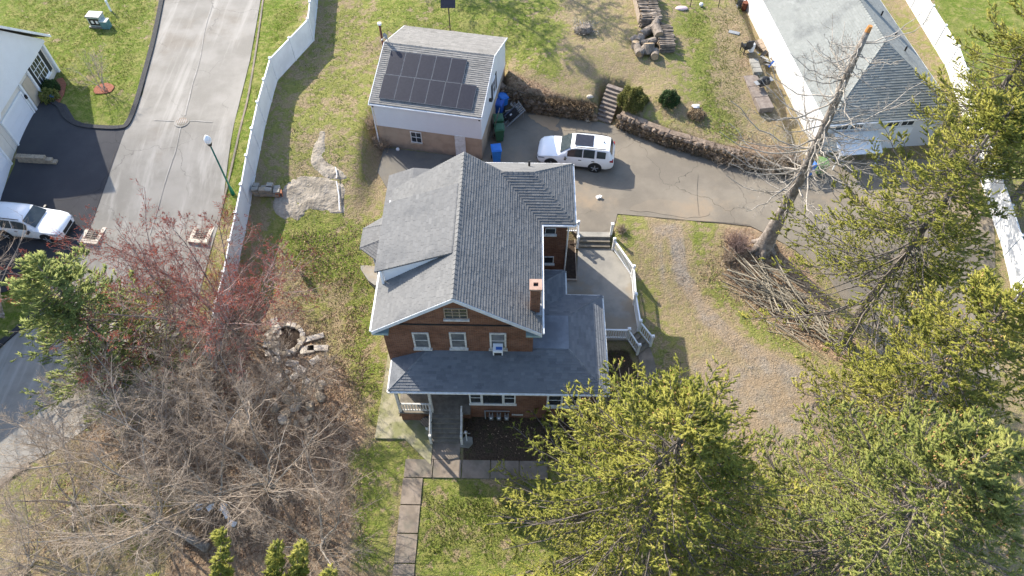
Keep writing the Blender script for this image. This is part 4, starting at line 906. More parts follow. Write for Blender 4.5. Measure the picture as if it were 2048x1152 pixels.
    MB().box(X(.02),X(-.02),-.48,.48,.52*kh,.78*kh).build('grille', M['black'], t); MB().box(X(.06),X(-.04),-.6,.6,.34*kh,.46*kh).build('front_bumper', M['black'], t); MB().box(X(5.11),X(5.0),-.7,.7,.36*kh,.52*kh).build('rear_bumper', M['black'], t)
    return t
cc_ = at(1152,300,1.1+.75); car((cc_[0]-.0,cc_[1]-.15,1.12), R(180-8.5), 'white three-row car with a dark sunroof parked on the driveway beside the brick house')
p = G(40,462); car((p.x+1.0,p.y+.1,p.z+.03), R(-7), 'white car parked nose out by the neighbouring garage, partly behind a bare tree', 4.75,.95,1.68,False)

# ------------------------------------------------------------------ wheelie bins
def wbin(px, py, rz, label, mat, h=1.05, zb=None, tilt=0, group='wheelie bins beside the garage', name='wheelie_bin'):
    p = G(px,py); zb = p.z if zb is None else zb
    t = thing(name, label, 'bin', (p.x,p.y,zb+.02), rz, group=group); t.rotation_euler.x = tilt
    MB().obox((0,0,h*.5+.05),(.62,.72,h-.1),taper=.76).build('body', mat, t, bevel=.02)
    MB().obox((0,-.02,h+.03),(.68,.78,.07)).obox((0,-.05,h+.08),(.5,.55,.04)).build('lid', mat, t, bevel=.02)
    MB().tube((-.25,.42,h-.03),(.25,.42,h-.03),.025).build('handle', mat, t)
    for s in (-1,1): MB().tube((s*.27,.3,.12),(s*.33,.3,.12),.12,n=14).build('wheel', M['rubber'], t)
    return t
wbin(993,322,R(8),'bright blue wheelie bin standing alone nearest the brick house',M['blue'],1.15)
wbin(999,280,R(5),'green wheelie bin in front, next to the lone blue one',M['green'],1.1)
wbin(997,258,R(8),'green wheelie bin against the garage wall behind the other green one',M['green'],1.0)
wbin(998,228,R(-20),'dark blue bin against the garage wall by the scrap heap',M['blue2'],1.0)
wbin(1005,215,R(25),'lighter blue bin in the corner behind the dark blue one',M['blue'],1.0)
wbin(1610,350,R(20),'bright blue wheelie bin by the neighbouring house',M['blue'],1.1,1.1,0,'bins by the neighbouring house')
wbin(1636,345,R(-5),'pale green wheelie bin by the neighbouring house',M['lime'],1.0,1.1,0,'bins by the neighbouring house')
# scrap: heater tank, ladder, appliance frame, tyre, window sash
p = G(1036,212); t = thing('water_tank','white cylindrical tank lying on its side by the retaining wall','tank',(p.x,p.y,1.1),R(-12))
m_ = MB(); m_.path([(-.55,0,.28),(-.5,0,.28),(.6,0,.28),(.66,0,.28)],[.2,.27,.27,.2],16); m_.build('tank_body',M['whitepaint'],t,smooth=False); MB().tube((.66,0,.28),(.70,0,.28),.2,n=14).build('end_cap',M['rust'],t)
p = G(1032,238); t = thing('scrap_trailer','tilted grey metal cart frame leaning in the scrap corner','cart',(p.x,p.y,1.12),R(25)); t.rotation_euler.y = R(-35)
for i in range(6): MB().box(-.9,.9,-.5+i*.18,-.4+i*.18,.5,.54).build('slat',M['metal' if i%2 else 'grey'],t)
MB().box(-.95,-.9,-.55,.6,.48,.58).box(.9,.95,-.55,.6,.48,.58).build('end_rail',M['metal'],t); MB().box(-.4,.5,-.35,.3,.545,.62).build('black_panel',M['black'],t); MB().box(-.1,.05,-.05,.08,.625,.65).build('white_bracket',M['white'],t)
for s in (-1,1): MB().tube((-.8,s*.45,.5),(-.5,s*.45,-.05),.03).tube((.8,s*.45,.5),(.5,s*.45,.1),.03).build('leg',M['metal'],t)
p = G(1013,237); t = thing('old_tyre','black tyre lying flat between the bins and the cart','tyre',(p.x,p.y,1.14)); m_ = MB()
for i in range(16):
    a = i*2*math.pi/16; b = (i+1)*2*math.pi/16; m_.tube((.28*math.cos(a),.28*math.sin(a),.1),(.28*math.cos(b),.28*math.sin(b),.1),.1,.1,8,caps=False)
m_.build('tread',M['rubber'],t)
p = G(1016,222); t = thing('window_sash','aluminium window sash leaning behind the tyre','window sash',(p.x,p.y,1.12),R(20)); t.rotation_euler.x = R(-30)
MB().box(-.5,.5,-.02,.02,0,.06).box(-.5,.5,-.02,.02,.74,.8).box(-.5,-.44,-.02,.02,.06,.74).box(.44,.5,-.02,.02,.06,.74).build('sash_frame',M['metal'],t); MB().box(-.44,.44,-.005,.005,.06,.74).build('pane',M['glass'],t)
p = G(985,272); t = thing('ladder','aluminium ladder leaning against the garage wall behind the green bins','ladder',(p.x,p.y,1.12),R(79)); t.rotation_euler.x = R(12)
for s in (-1,1): MB().box(s*.2-.02,s*.2+.02,-.03,.03,0,2.4).build('rail',M['metal'],t)
for i in range(7): MB().box(-.18,.18,-.02,.02,.25+i*.32,.29+i*.32).build('rung',M['metal'],t)
p = G(1197,396); tag(MB().obox((p.x,p.y,p.z+.08),(.3,.22,.12),.4).obox((p.x+.1,p.y-.02,p.z+.16),(.2,.16,.05),1.0).build('litter',M['paper'],loc=tuple(p)),'crumpled white litter lying on the driveway beside the annex','litter')
p = G(796,301); tag(MB().ball((p.x,p.y,p.z+.12),.13).build('white_ball',M['paper'],loc=tuple(p),smooth=True),'white ball at the foot of the tan garage wall','ball')

# ------------------------------------------------------------------ retaining walls, stone steps
def stonewall(line, h, label, dz=0.0, hf=None, rows=3):
    p0 = Vector((*line[0],1.0)); t = thingW('retaining_wall', label, 'retaining wall', p0, 'stone retaining walls along the driveway')
    tot = 0; seg = []
    for i in range(len(line)-1): seg.append((Vector(line[i]),Vector(line[i+1])))
    core = MB(); cnt = 0
    for si, (a, b) in enumerate(seg):
        d = (b-a); L = d.length; d.normalize(); nn = Vector((d.y,-d.x)); fr = si/len(seg)
        hh = h*(1-.25*fr); A = a-nn*.02; B = b-nn*.02; A2 = a-nn*.4; B2 = b-nn*.4
        core.add([(A.x,A.y,.9),(B.x,B.y,.9),(B2.x,B2.y,.9),(A2.x,A2.y,.9),(A.x,A.y,1.1+hh),(B.x,B.y,1.1+hh),(B2.x,B2.y,1.15+hh),(A2.x,A2.y,1.15+hh)],[(0,1,5,4),(4,5,6,7),(1,2,6,5),(3,0,4,7),(2,3,7,6)])
        for r_ in range(rows):
            x = random.uniform(-.2,0); rh = hh/rows
            while x < L-.1:
                w_ = random.uniform(.24,.72); c = a+d*(x+w_/2)+nn*random.uniform(-.02,.05); z = 1.1+rh*(r_+.5)
                m_ = MB().ball((c.x,c.y,z),(w_*.54,.16,rh*random.uniform(.42,.62)),7,4,jit=.24,t=random.random()); 
                # turn the stone to the wall direction
                an = math.atan2(d.y,d.x); ca,sa = math.cos(an),math.sin(an)
                m_.v = [(c.x+(x_-c.x)*ca-(y_-c.y)*sa, c.y+(x_-c.x)*sa+(y_-c.y)*ca, z_) for x_,y_,z_ in m_.v]
                m_.build('stone', M['stone'], t); cnt += 1; x += w_
    core.build('core', M['stone'], t); return t
w1 = stonewall([(WALL1[0][0]-.5,WALL1[0][1]+.6)]+WALL1, 1.25, 'vine-covered stone retaining wall between the garage and the stone steps')
w2 = stonewall(WALL2, 1.15, 'long curved stone retaining wall right of the stone steps')
def vines(line, h, n, name, label, spread=.34, mat='vine', up=.25):
    a = np.array(line); s = rng.integers(0,len(a)-1,n); u = rng.random((n,1)); d = a[s+1]-a[s]; P = a[s]+d*u
    nn = np.stack([d[:,1],-d[:,0]],1); nn = nn/np.linalg.norm(nn,axis=1,keepdims=True)
    k = rng.random((n,1)); P = P + nn*(.18-k*spread*1.6) + rng.normal(0,.05,(n,2))
    z = np.where(k[:,0] < .35, 1.1+rng.random(n)*h, 1.12+h*.95+rng.random(n)*.15)
    Pz = np.column_stack([P,z]); D = rng.normal(0,1,(n,3)); D[:,2] = np.abs(D[:,2])*.5-.3
    V, F = spikes(Pz, D, rng.uniform(.12,.34,n), rng.uniform(.012,.04,n)); o = fast_mesh(name, V, F, M[mat], tone=np.repeat(rng.random(n),2), loc=(line[0][0],line[0][1],1.1)); tag(o, label, 'dead vines', kind='stuff'); return o
vines(WALL1, 1.1, 8500, 'dead_vines', 'dry brown vines hanging over the retaining wall next to the garage')
vines(WALL2, .85, 11000, 'dead_vines', 'dry brown vines and brush along the curved retaining wall')
# steps: nine reddish treads
st0 = Vector((*at(1207,243,1.1),1.1)); st1 = Vector((*at(1231,172,2.6),2.6)); t = thingW('stone_steps','flight of nine reddish brown stone steps through the retaining wall','steps',st0)
dirr = Vector((st1.x-st0.x,st1.y-st0.y)); L = dirr.length; dirr.normalize(); an = math.atan2(dirr.y,dirr.x)-math.pi/2+R(-6)
for i in range(9):
    u = (i+.5)/9; c = st0.lerp(st1,u); MB().obox((c.x,c.y,c.z-.02),(1.15+random.uniform(-.04,.04),L/9+.1,.15),an+random.uniform(-.02,.02)).build('step',M['redstep'],t,bevel=.015)
    MB().obox((c.x,c.y+.1,c.z-.35),(1.05,L/9+.05,.5),an).build('riser',M['stone'],t)
for px,py,sz,lb in ((1118,182,.4,'pale boulder on the edge of the lawn above the retaining wall'),(1180,196,.42,'pale capstone on the wall end beside the stone steps'),(1178,232,.5,'grey boulder at the foot of the stone steps'),(1176,243,.35,'small grey stone on the driveway at the foot of the steps')):
    p = G(px,py); z = 2.3 if py < 200 else 1.1
    x,y = at(px,py,z); tag(MB().ball((x,y,z+.1),(sz*.6,sz*.42,sz*.35),9,5,jit=.14).build('boulder',M['flag' if py<200 else 'rock'],loc=(x,y,z)),lb,'boulder')

# ------------------------------------------------------------------ vinyl fences
def fence(PX, label, h=1.83, seg=2.4, zf=None):
    pts = [G(x,y) for x,y in PX]; t = thingW('vinyl_fence', label, 'fence', pts[0], 'white vinyl fences')
    for i in range(len(pts)-1):
        a, b = pts[i], pts[i+1]; L = (Vector(b[:2])-Vector(a[:2])).length; k = max(1,round(L/seg))
        for q in range(k):
            p0 = a.lerp(b,q/k); p1 = a.lerp(b,(q+1)/k); p0.z = hz(p0.x,p0.y); p1.z = hz(p1.x,p1.y)
            d = (p1-p0); d.z = 0; n_ = Vector((-d.y,d.x,0)).normalized()*.02
            v = []
            for p in (p0,p1):
                for s in (n_,-n_): v += [p+s+Vector((0,0,-.05)),p+s+Vector((0,0,h-.1))]
            MB().add(v,[(0,1,3,2),(4,6,7,5),(0,4,5,1),(2,3,7,6),(1,5,7,3),(0,2,6,4)]).build('panel',M['white'],t)
            n2 = n_*2
            for z0,z1 in ((h-.1,h),(.0,.16)):
                v = []; m_ = MB()
                for p in (p0,p1):
                    for s in (n2,-n2): v += [p+s+Vector((0,0,z0)),p+s+Vector((0,0,z1))]
                m_.add(v,[(0,1,3,2),(4,6,7,5),(0,4,5,1),(2,3,7,6),(1,5,7,3),(0,2,6,4)])
                m_.build('rail',M['white'],t)
            for p in ([p0] if (q or i) else [p0]) + ([p1] if (i==len(pts)-2 and q==k-1) else []):
                po = MB().obox((p.x,p.y,p.z+h/2),(.13,.13,h+.1),math.atan2(d.y,d.x)).build('post',M['white'],t); MB().obox((p.x,p.y,p.z+h+.075),(.17,.17,.05),math.atan2(d.y,d.x)).build('cap',M['white'],po)
    return t
fence([(640,-45),(627,82),(554,161),(520,300),(500,410),(478,520),(452,640),(432,740)],'long white vinyl fence running between the side street and the lawn')
fence([(1800,-20),(1893,135),(1925,230),(1952,330),(1990,450),(2045,640),(2075,760)],'white vinyl fence running down the right side of the picture past the neighbouring house')

# ------------------------------------------------------------------ neighbouring house, right
NA = R(5.6); nh = thing('neighbour_house','low house with grey hip roof and white walls on the upper right','house',(20.55,35.2,1.1),NA)
W2,D2 = 7.9,24.0; nE = 2.9; nR = 5.75
MB().box(0,W2,0,D2,0,nE-.02).build('wall',M['greysiding'],nh); MB().box(-.02,-.003,.05,D2,.0,nE-.05).build('side_wall',M['white'],nh)
pl = [[(-.4,-.4,nE),(W2+.4,-.4,nE),(W2/2,3.9,nR)],[(W2+.4,-.4,nE),(W2+.4,D2,nE),(W2/2,D2,nR),(W2/2,3.9,nR)],[(-.4,D2,nE),(-.4,-.4,nE),(W2/2,3.9,nR),(W2/2,D2,nR)]]
roof(nh,pl,M['sh_nb'],[((-.4,-.4,nE),(W2/2,3.9,nR)),((W2+.4,-.4,nE),(W2/2,3.9,nR)),((W2/2,3.9,nR),(W2/2,D2,nR))],.12,expo=.17)
for a_,b_ in (((-.45,-.45),(W2+.45,-.45)),((-.45,-.45),(-.45,D2)),((W2+.45,-.45),(W2+.45,D2))): g = MB(); gutter(g,(*a_,nE-.08),(*b_,nE-.08)); g.build('gutter',M['white'],nh)
for x in (.95,1.95,4.4,5.4): window(nh,x,2.25,.8,.5,y=0,grid=(2,1),frame='white',fw=.06,sill=False)
MB().box(.6,3.0,-.04,-.005,0,1.85).build('garage_door',M['garagedoor'],nh); MB().box(3.6,6.0,-.04,-.005,0,1.85).build('garage_door',M['garagedoor'],nh)
c_ = MB().box(4.3,4.95,9.8,10.5,nE,nR+1.0).build('chimney',M['brick'],nh); MB().box(4.25,5.0,9.75,10.55,nR+1.0,nR+1.08).build('cap',M['concrete'],c_)
for yy in (8.6,6.2,4.6): MB().tube((6.2,yy,4.2),(6.2,yy,4.65),.06).build('vent_pipe',M['black'],nh)
p = G(1690,336); t = thing('canvas_awning','pale grey sloping awning in front of the neighbouring house','awning',(p.x+.3,p.y+.6,1.1),NA)
MB().add([(-1.3,-.7,1.35),(1.6,-.7,1.35),(1.6,.8,1.9),(-1.3,.8,1.9)],[(0,1,2,3)]).add([(-1.3,-.7,1.3),(1.6,-.7,1.3),(1.6,.8,1.85),(-1.3,.8,1.85)],[(3,2,1,0)]).build('canopy',M['white'],t)
for x in (-1.25,1.55): MB().box(x-.03,x+.03,-.68,-.62,0,1.3).build('leg',M['white'],t)

# ------------------------------------------------------------------ neighbouring house, left
nl = thing('neighbour_house','white gabled house with double garage doors at the left edge','house',(-32.1,38.6,0),0,(-32.1,38.6,0))
MB().box(-46,-32.4,34.01,41.9,0.8,5.0).build('wall',M['cream'],nl)
m_ = MB(); X0 = -32.22
m_.add([(X0,34.6,4.85),(X0,42.15,4.85),(X0,42.15,5.05),(X0,38.4,8.5),(X0,34.6,5.05)],[(0,1,2,3,4)]); m_.add([(X0,34.6,4.85),(X0-.3,34.6,4.85),(X0-.3,42.15,4.85),(X0,42.15,4.85)],[(0,1,2,3)]); m_.build('gable_wall',M['siding'],nl)
roof(nl,[[(-46,42.6,5.05),(-32.0,42.6,5.05),(-32.0,38.4,8.75),(-46,38.4,8.75)],[(-32.0,34.2,5.05),(-46,34.2,5.05),(-46,38.4,8.75),(-32.0,38.4,8.75)]],M['sh_dark'],[((-32.0,38.4,8.75),(-46,38.4,8.75))])
for ya,yb in ((42.6,38.4),(34.2,38.4)):
    x = -32.0; MB().add([(x,ya,4.9),(x,yb,8.6),(x,yb,8.8),(x,ya,5.1),(x+.12,ya,4.9),(x+.12,yb,8.6),(x+.12,yb,8.8),(x+.12,ya,5.1)],[(0,1,2,3),(7,6,5,4),(0,4,5,1),(3,2,6,7),(0,3,7,4)]).build('rake_board',M['white'],nl)
g = MB(); gutter(g,(-32.0,42.68,4.98),(-46,42.68,4.98),.12); g.build('gutter',M['white'],nl)
MB().box(-50,-32.42,19.5,34.0,0,4.85).build('wall',M['cream'],nl); roof(nl,[[(-50,34.15,4.9),(-32.2,34.15,4.9),(-32.2,26.5,8.3),(-50,26.5,8.3)],[(-32.2,19.0,4.9),(-50,19.0,4.9),(-50,26.5,8.3),(-32.2,26.5,8.3)]],M['sh_dark'],[((-32.2,26.5,8.3),(-50,26.5,8.3))])
m_ = MB().add([(-32.3,19.5,4.8),(-32.3,33.9,4.8),(-32.3,26.5,8.15)],[(0,1,2)]); m_.build('gable_wall',M['siding'],nl)
fr = window(nl,40.35,3.95,1.35,1.45,x=-32.4,out=1,grid=(4,3),frame='white',fw=.08)
for yy in (39.4,41.3): MB().box(-32.39,-32.33,yy-.17,yy+.17,3.15,4.75).build('shutter',M['shutter'],nl)
MB().box(-32.39,-32.2,41.75,41.93,2.0,4.83).build('corner_board',M['white'],nl)
MB().box(-32.385,-32.36,38.05,39.0,2.3,4.5).build('entry_door',simple('recess_cream',(.5,.42,.32),(.45,.38,.29),2),nl)
for yy in (39.1,37.75): MB().box(-32.39,-32.25,yy-.08,yy+.08,2.0,4.8).build('door_post',M['white'],nl)
for ya,yb in ((34.6,37.4),(30.0,33.0)):
    d_ = MB().box(-32.39,-32.34,ya,yb,1.5,4.25).build('garage_door',M['garagedoor'],nl)
    MB().box(-32.39,-32.28,ya-.14,ya-.003,1.5,4.4).build('door_trim',M['white'],d_); MB().box(-32.39,-32.28,yb+.003,yb+.14,1.5,4.4).build('door_trim',M['white'],d_); MB().box(-32.39,-32.28,ya,yb,4.253,4.4).build('door_trim',M['white'],d_)
MB().box(-32.39,-31.5,37.7,39.1,1.6,2.5).build('stoop',M['concrete'],nl)
MB().obox((-32.25,37.55,3.9),(.15,.15,.25)).build('wall_lamp',M['black'],nl)
# low block wall between the driveways: each block a part
a = G(40,322); b = G(116,326); t = thingW('block_wall','short low wall of tan blocks stepping down between the two driveways','wall',a)
for r_ in range(3):
    k = 7-r_*0 if r_<2 else 5; L = (b-a).length; k2 = [8,7,6][r_]; 
    for i in range(k2):
        u = (i+.5+(.25 if r_%2 else 0))/8; c = a.lerp(b,u); MB().obox((c.x,c.y,c.z+.1+r_*.17),(L/8-.02,.32,.16),random.uniform(-.05,.05)-.03).build('block',M['block'],t,bevel=.02)
# mulch ring, sapling, foundation shrubs, mulch bed
p = G(208,179); tag(MB().prism([(p.x+.75*math.cos(q*.52)*random.uniform(.85,1.1),p.y+.6*math.sin(q*.52)*random.uniform(.85,1.1)) for q in range(12)],p.z-.1,p.z+.07).build('mulch_ring',M['mulch']),kind='structure')
pp = [G(x,y) for x,y in [(112,160),(126,156),(133,168),(128,190),(118,208),(92,208),(94,196),(108,188)]]
tag(MB().prism([(q.x,q.y) for q in pp],1.5,pp[0].z+.06).build('mulch_bed',M['mulch']),kind='structure')
def shrub(p, r, h, n, mat, label, name='shrub', cat='shrub', flat=1.0, ln=.14, wd=.045, group=None):
    p = Vector(p); t = thingW(name,label,cat,p,group)
    d = nrm(rng.normal(0,1,(n,3))); d[:,2] = np.abs(d[:,2]); k = rng.uniform(.55,1,(n,1))**.5
    P = d*k*np.array([r,r*flat,h]); P *= (1+.22*np.sin(d[:,0:1]*7+1)*np.cos(d[:,1:2]*6)); P = P+np.array(p[:])+np.array([0,0,.05])
    D = d+rng.normal(0,.5,(n,3)); V,F = spindles(P,D,rng.uniform(ln*.6,ln*1.3,n),rng.uniform(wd*.5,wd,n)); fast_mesh('foliage',V,F,M[mat],t,np.repeat(rng.random(n),6))
    m_ = MB()
    for i in range(6): a_ = i*1.05; m_.tube(p,p+Vector((math.cos(a_)*r*.6,math.sin(a_)*r*.6,h*.7)),.025,.008,5)
    m_.build('stem',M['twig'],t); return t
shrub(G(104,181),.55,.7,1500,'darkleaf','rounded clipped shrub at the corner of the white house',group='shrubs by the white house')
shrub(G(101,197),.6,.6,1100,'spruce2','loose green shrub beside the mulch bed of the white house',group='shrubs by the white house')
p = G(108,199); tag(MB().ball((p.x,p.y,p.z+.3),.14).build('gazing_ball',M['blue'],loc=tuple(p),smooth=True),'small light blue ball among the shrubs by the white house','garden ornament')
shrub(G(1263,208),.95,1.1,5200,'yleaf','large yellowing evergreen shrub on the bank right of the stone steps',group='shrubs above the retaining wall')
shrub(G(1337,205),.62,.8,2600,'darkleaf','small dark green rounded shrub on the bank above the curved wall',group='shrubs above the retaining wall')
shrub(G(1392,232),.55,.35,900,'vine','low dry plant with white plastic caught in it',group='shrubs above the retaining wall')
p = G(1390,221); tag(MB().ball((p.x,p.y,p.z+.35),(.3,.2,.15),9,5,jit=.3).build('plastic_bag',M['paper'],loc=tuple(p)),'torn white plastic bag on the dry plant above the wall','plastic bag')

# ------------------------------------------------------------------ lamp post, utility boxes, drains, manhole
p = G(466,388); t = thingW('street_lamp','tall green street lamp with a white acorn globe beside the fence','street lamp',p)
# height so that the globe comes out where it stands in the photograph
hh = 4.15
MB().path([p-Vector((0,0,.1)),p+Vector((0,0,.5)),p+Vector((0,0,.7)),p+Vector((0,0,hh))],[.14,.10,.06,.045],12).build('post',M['lampgreen'],t,smooth=True)
MB().tube(p+Vector((0,0,hh)),p+Vector((0,0,hh+.18)),.10,.16,12).build('collar',M['black'],t)
MB().path([p+Vector((0,0,hh+.18)),p+Vector((0,0,hh+.32)),p+Vector((0,0,hh+.52)),p+Vector((0,0,hh+.68)),p+Vector((0,0,hh+.8))],[.12,.20,.21,.13,.03],14).build('globe',M['globe'],t,smooth=True)
p = G(199,50); t = thing('utility_box','large pale green electrical box with dark louvred side on the lawn','utility box',p,R(-6))
MB().box(-.5,.5,-.35,.35,.1,.85).build('cabinet',M['util'],t,bevel=.02); MB().box(-.54,.54,-.38,.38,.85,.93).build('lid',M['grey'],t); MB().box(-.6,.6,-.45,.45,-.05,.1).build('pad',M['concrete'],t); MB().box(-.4,.4,-.358,-.351,.2,.75).build('warning_panel',M['black'],t)
for x in (-.25,.1): MB().box(x,x+.18,-.364,-.359,.35,.6).build('label_plate',M['paper'],t)
p = G(215,55); t = thing('utility_box','small teal green utility box beside the larger electrical box','utility box',p,R(-6)); MB().box(-.28,.28,-.25,.25,0,.6).build('cabinet',simple('teal_box',(.12,.24,.24),(.09,.19,.19)),t,bevel=.02); MB().box(-.3,.3,-.27,.27,.6,.65).build('lid',M['util'],t)
p = G(222,22); t = thingW('marker_post','short white marker post in the lawn behind the utility boxes','post',p); MB().tube(p,p+Vector((0,0,.85)),.08,n=10).build('post',M['white'],t); MB().tube(p+Vector((0,0,.85)),p+Vector((0,0,.95)),.10,.05,10).build('cap',M['white'],t)
p = G(364,244); t = thingW('manhole_cover','round pale manhole cover in the side street','manhole cover',p+Vector((0,0,.02)))
m_ = MB().tube(p+Vector((0,0,.0)),p+Vector((0,0,.045)),.52,n=28); m_.build('collar',M['street'],t); m_ = MB().tube(p+Vector((0,0,.04)),p+Vector((0,0,.055)),.38,n=28); cv = m_.build('cover',M['walk'],t)
m_ = MB()
for i in range(5): x = -.28+i*.14; m_.box(p.x+x-.015,p.x+x+.015,p.y-.25,p.y+.25,p.z+.055,p.z+.062)
m_.build('rib',M['grey'],cv)
for px,py,lb,mt in ((188,466,'storm drain with pale concrete collar next to the parked white car','concrete'),(405,465,'storm drain with reddish grate under the red maple branches','concrete')):
    p = G(px,py); t = thing('storm_drain',lb,'storm drain',(p.x,p.y,p.z+.02),R(-8),group='storm drains in the side street')
    MB().box(-.62,.62,-.85,-.58,-.1,.05).box(-.62,.62,.58,.85,-.1,.05).box(-.62,-.38,-.58,.58,-.1,.05).box(.38,.62,-.58,.58,-.1,.05).build('collar',M['flag'],t); m_ = MB()
    for i in range(8): y = -.5+i*.143; m_.box(-.38,.38,y-.03,y+.03,-.02,.03)
    m_.box(-.02,.02,-.55,.55,-.02,.034); m_.build('grate',M['log'],t); MB().box(-.38,.38,-.58,.58,-.1,-.03).build('pit',M['black'],t)

# ------------------------------------------------------------------ block pallet, rock outcrop, fire pit
p = G(533,392); t0 = p
k = 0
for r_ in range(3):
    for ix in range(4-(r_==2)):
        for iy in range(2):
            if random.random() < .12 and r_ == 2: continue
            c = Vector((p.x-.55+ix*.42+random.uniform(-.04,.04), p.y+iy*.36+random.uniform(-.03,.03), p.z+.08+r_*.2))
            lev = ('bottom','middle','top')[r_]; side = ('front','back')[iy]; col = ('left end','second column','third column','right end')[ix]
            tag(MB().obox((0,0,.1),(.4,.3,.19),0).build('concrete_block',M['block' if (ix+r_)%2 else 'concrete'],loc=c,org=(0,0,0),rot=random.uniform(-.15,.15),bevel=.01),f'tan block in the stack by the fence: {lev} layer, {side} row, {col}','block','concrete blocks stacked by the fence')
c = G(560,392); t = thing('hollow_block','orange hollow clay block standing at the right of the block stack','block',(c.x,c.y,c.z),.2)
MB().box(-.2,.2,-.15,.15,0,.04).box(-.2,.2,-.15,.15,.36,.4).box(-.2,-.16,-.15,.15,.04,.36).box(.16,.2,-.15,.15,.04,.36).box(-.02,.02,-.15,.15,.04,.36).build('shell',M['orange'],t)
def outcrop(PX, label, hgt_=.14):
    P = [G(x,y) for x,y in dense(PX+[PX[0]],3)[:-1]]; xs=[q.x for q in P]; cx=sum(xs)/len(P); cy=sum(q.y for q in P)/len(P); loc=(cx,cy,hz(cx,cy))
    Pp=[(q.x,q.y) for q in P]; step=.22; gx,gy=np.meshgrid(np.arange(min(xs),max(xs),step),np.arange(min(q[1] for q in Pp),max(q[1] for q in Pp),step)); d=pdist(Pp,gx,gy)
    pts=[Vector(q) for q in Pp]; nb=len(pts); hh=[-.05]*nb
    for x,y,q in zip(gx.ravel(),gy.ravel(),d.ravel()):
        if q>.08: pts.append(Vector((x+random.uniform(-.05,.05),y+random.uniform(-.05,.05)))); hh.append(hgt_*float(ss(0,.5,q))+.05*math.sin(x*3+y*1.7)*math.cos(y*2.9)+random.uniform(-.012,.012))
    v,e,f,ov,*_=delaunay_2d_cdt(pts,[(i,(i+1)%nb) for i in range(nb)],[list(range(nb))],1,1e-6)
    V=[]; 
    for i,q in enumerate(v): h_=hh[ov[i][0]] if ov[i] else 0; V.append((q.x,q.y,hz(q.x,q.y)+h_+.02))
    fs=[tuple(q) if (v[q[1]]-v[q[0]]).cross(v[q[2]]-v[q[0]])>0 else tuple(reversed(q)) for q in f]
    tag(MB().add(V,fs).build('rock_outcrop',M['rock'],loc=loc,org=loc),label,'rock','bedrock showing in the lawn')
outcrop([(644,252),(652,262),(652,300),(660,325),(690,345),(694,358),(665,360),(634,346),(620,322),(624,300),(632,280)],'long upper rock outcrop shaped like a tail in the lawn left of the house',.06)
outcrop([(575,365),(600,352),(640,352),(680,362),(694,378),(688,400),(690,425),(660,428),(620,420),(600,440),(575,444),(552,430),(545,405),(560,380)],'broad pale rock outcrop beside the block stack',.05)
# white pipe lines on the rock
for L_ in ([(672,338),(675,352),(674,360)],[(674,366),(679,395),(680,424)]):
    pts=[G(x,y)+Vector((0,0,.17)) for x,y in L_]; tag(MB().path(pts,[.035]*3,6).build('plastic_pipe',M['white'],loc=tuple(pts[0])),'upper piece of white pipe crossing the rock' if L_[0][1]<350 else 'lower longer piece of white pipe crossing the broad rock','pipe')
# fire pit ring
c = G(573,680); t = thingW('fire_pit','round stone fire pit ring with a dark pit beside the bare trees','fire pit',c)
for i in range(20):
    a=i*2*math.pi/20; q=c+Vector((math.cos(a)*.95,math.sin(a)*.95,.12)); MB().obox(q-Vector((0,0,random.uniform(0,.06))),(random.uniform(.24,.34),random.uniform(.22,.4),.2),a+math.pi/2+random.uniform(-.3,.3)).build('stone',M['flag' if i%3 else 'block'],t,bevel=.03)
MB().tube(c-Vector((0,0,.1)),c+Vector((0,0,.05)),.85,n=20).build('ash_bed',M['soil'],t)
fl_=['long upper left arm','second arm on the left','short left arm pointing sideways','lower left arm','small piece at the lower left','long upper right arm','right arm pointing sideways','small piece at the lower right','piece below the pit, centre','piece just right of the ring, low','small piece directly below the ring']
for k_,(px,py,l,wd,an) in enumerate(((552,655,1.3,.45,-65),(545,672,.8,.5,-40),(543,690,.9,.4,0),(545,705,.8,.4,15),(553,720,.5,.4,20),(622,678,1.5,.35,18),(636,697,1.2,.38,0),(630,722,.6,.4,40),(600,740,.7,.45,-30),(615,700,.8,.5,10),(585,728,.7,.4,-10))):
    q=G(px,py); z_=q.z+.05; tag(MB().obox((0,0,0),(l,wd,.1)).build('flagstone',M['flag'],loc=(q.x,q.y,z_),org=(0,0,0),rot=R(an),bevel=.02),'pale flagstone by the fire pit: '+fl_[k_],'flagstone','flagstones around the fire pit')
for i in range(26):
    q=G(random.uniform(545,650),random.uniform(730,860)); s=random.uniform(.15,.35); tag(MB().ball((0,0,.05),(s,s*.8,s*.5),8,5,jit=.15,t=random.random()).build('field_stone',M['block' if i%3 else 'flag'],loc=tuple(q),org=(0,0,0),rot=random.uniform(0,3)),'tan field stone lying in the leaf litter below the fire pit','stone','field stones in the leaf litter')
# ------------------------------------------------------------------ firewood, logs, brush, junk on the lawn
def stick(name, a, b, r0, r1, mat, label, cat, group, n=7, t=.5, ends=None, parent=None):
    a = Vector(a); b = Vector(b); m_ = MB().tube(a,b,r0,r1,n,t=t); o = m_.build(name,mat,parent,None if parent else tuple(a),0,None if parent else tuple(a))
    if not parent: tag(o,label,cat,group)
    if ends:
        d=(b-a).normalized(); MB().tube(b,b+d*.012,r1*.86,r1*.86,n).build('cut_end',ends,o); MB().tube(a-d*.012,a,r0*.86,r0*.86,n).build('cut_end',ends,o)
    return o
rs = random.Random(3)
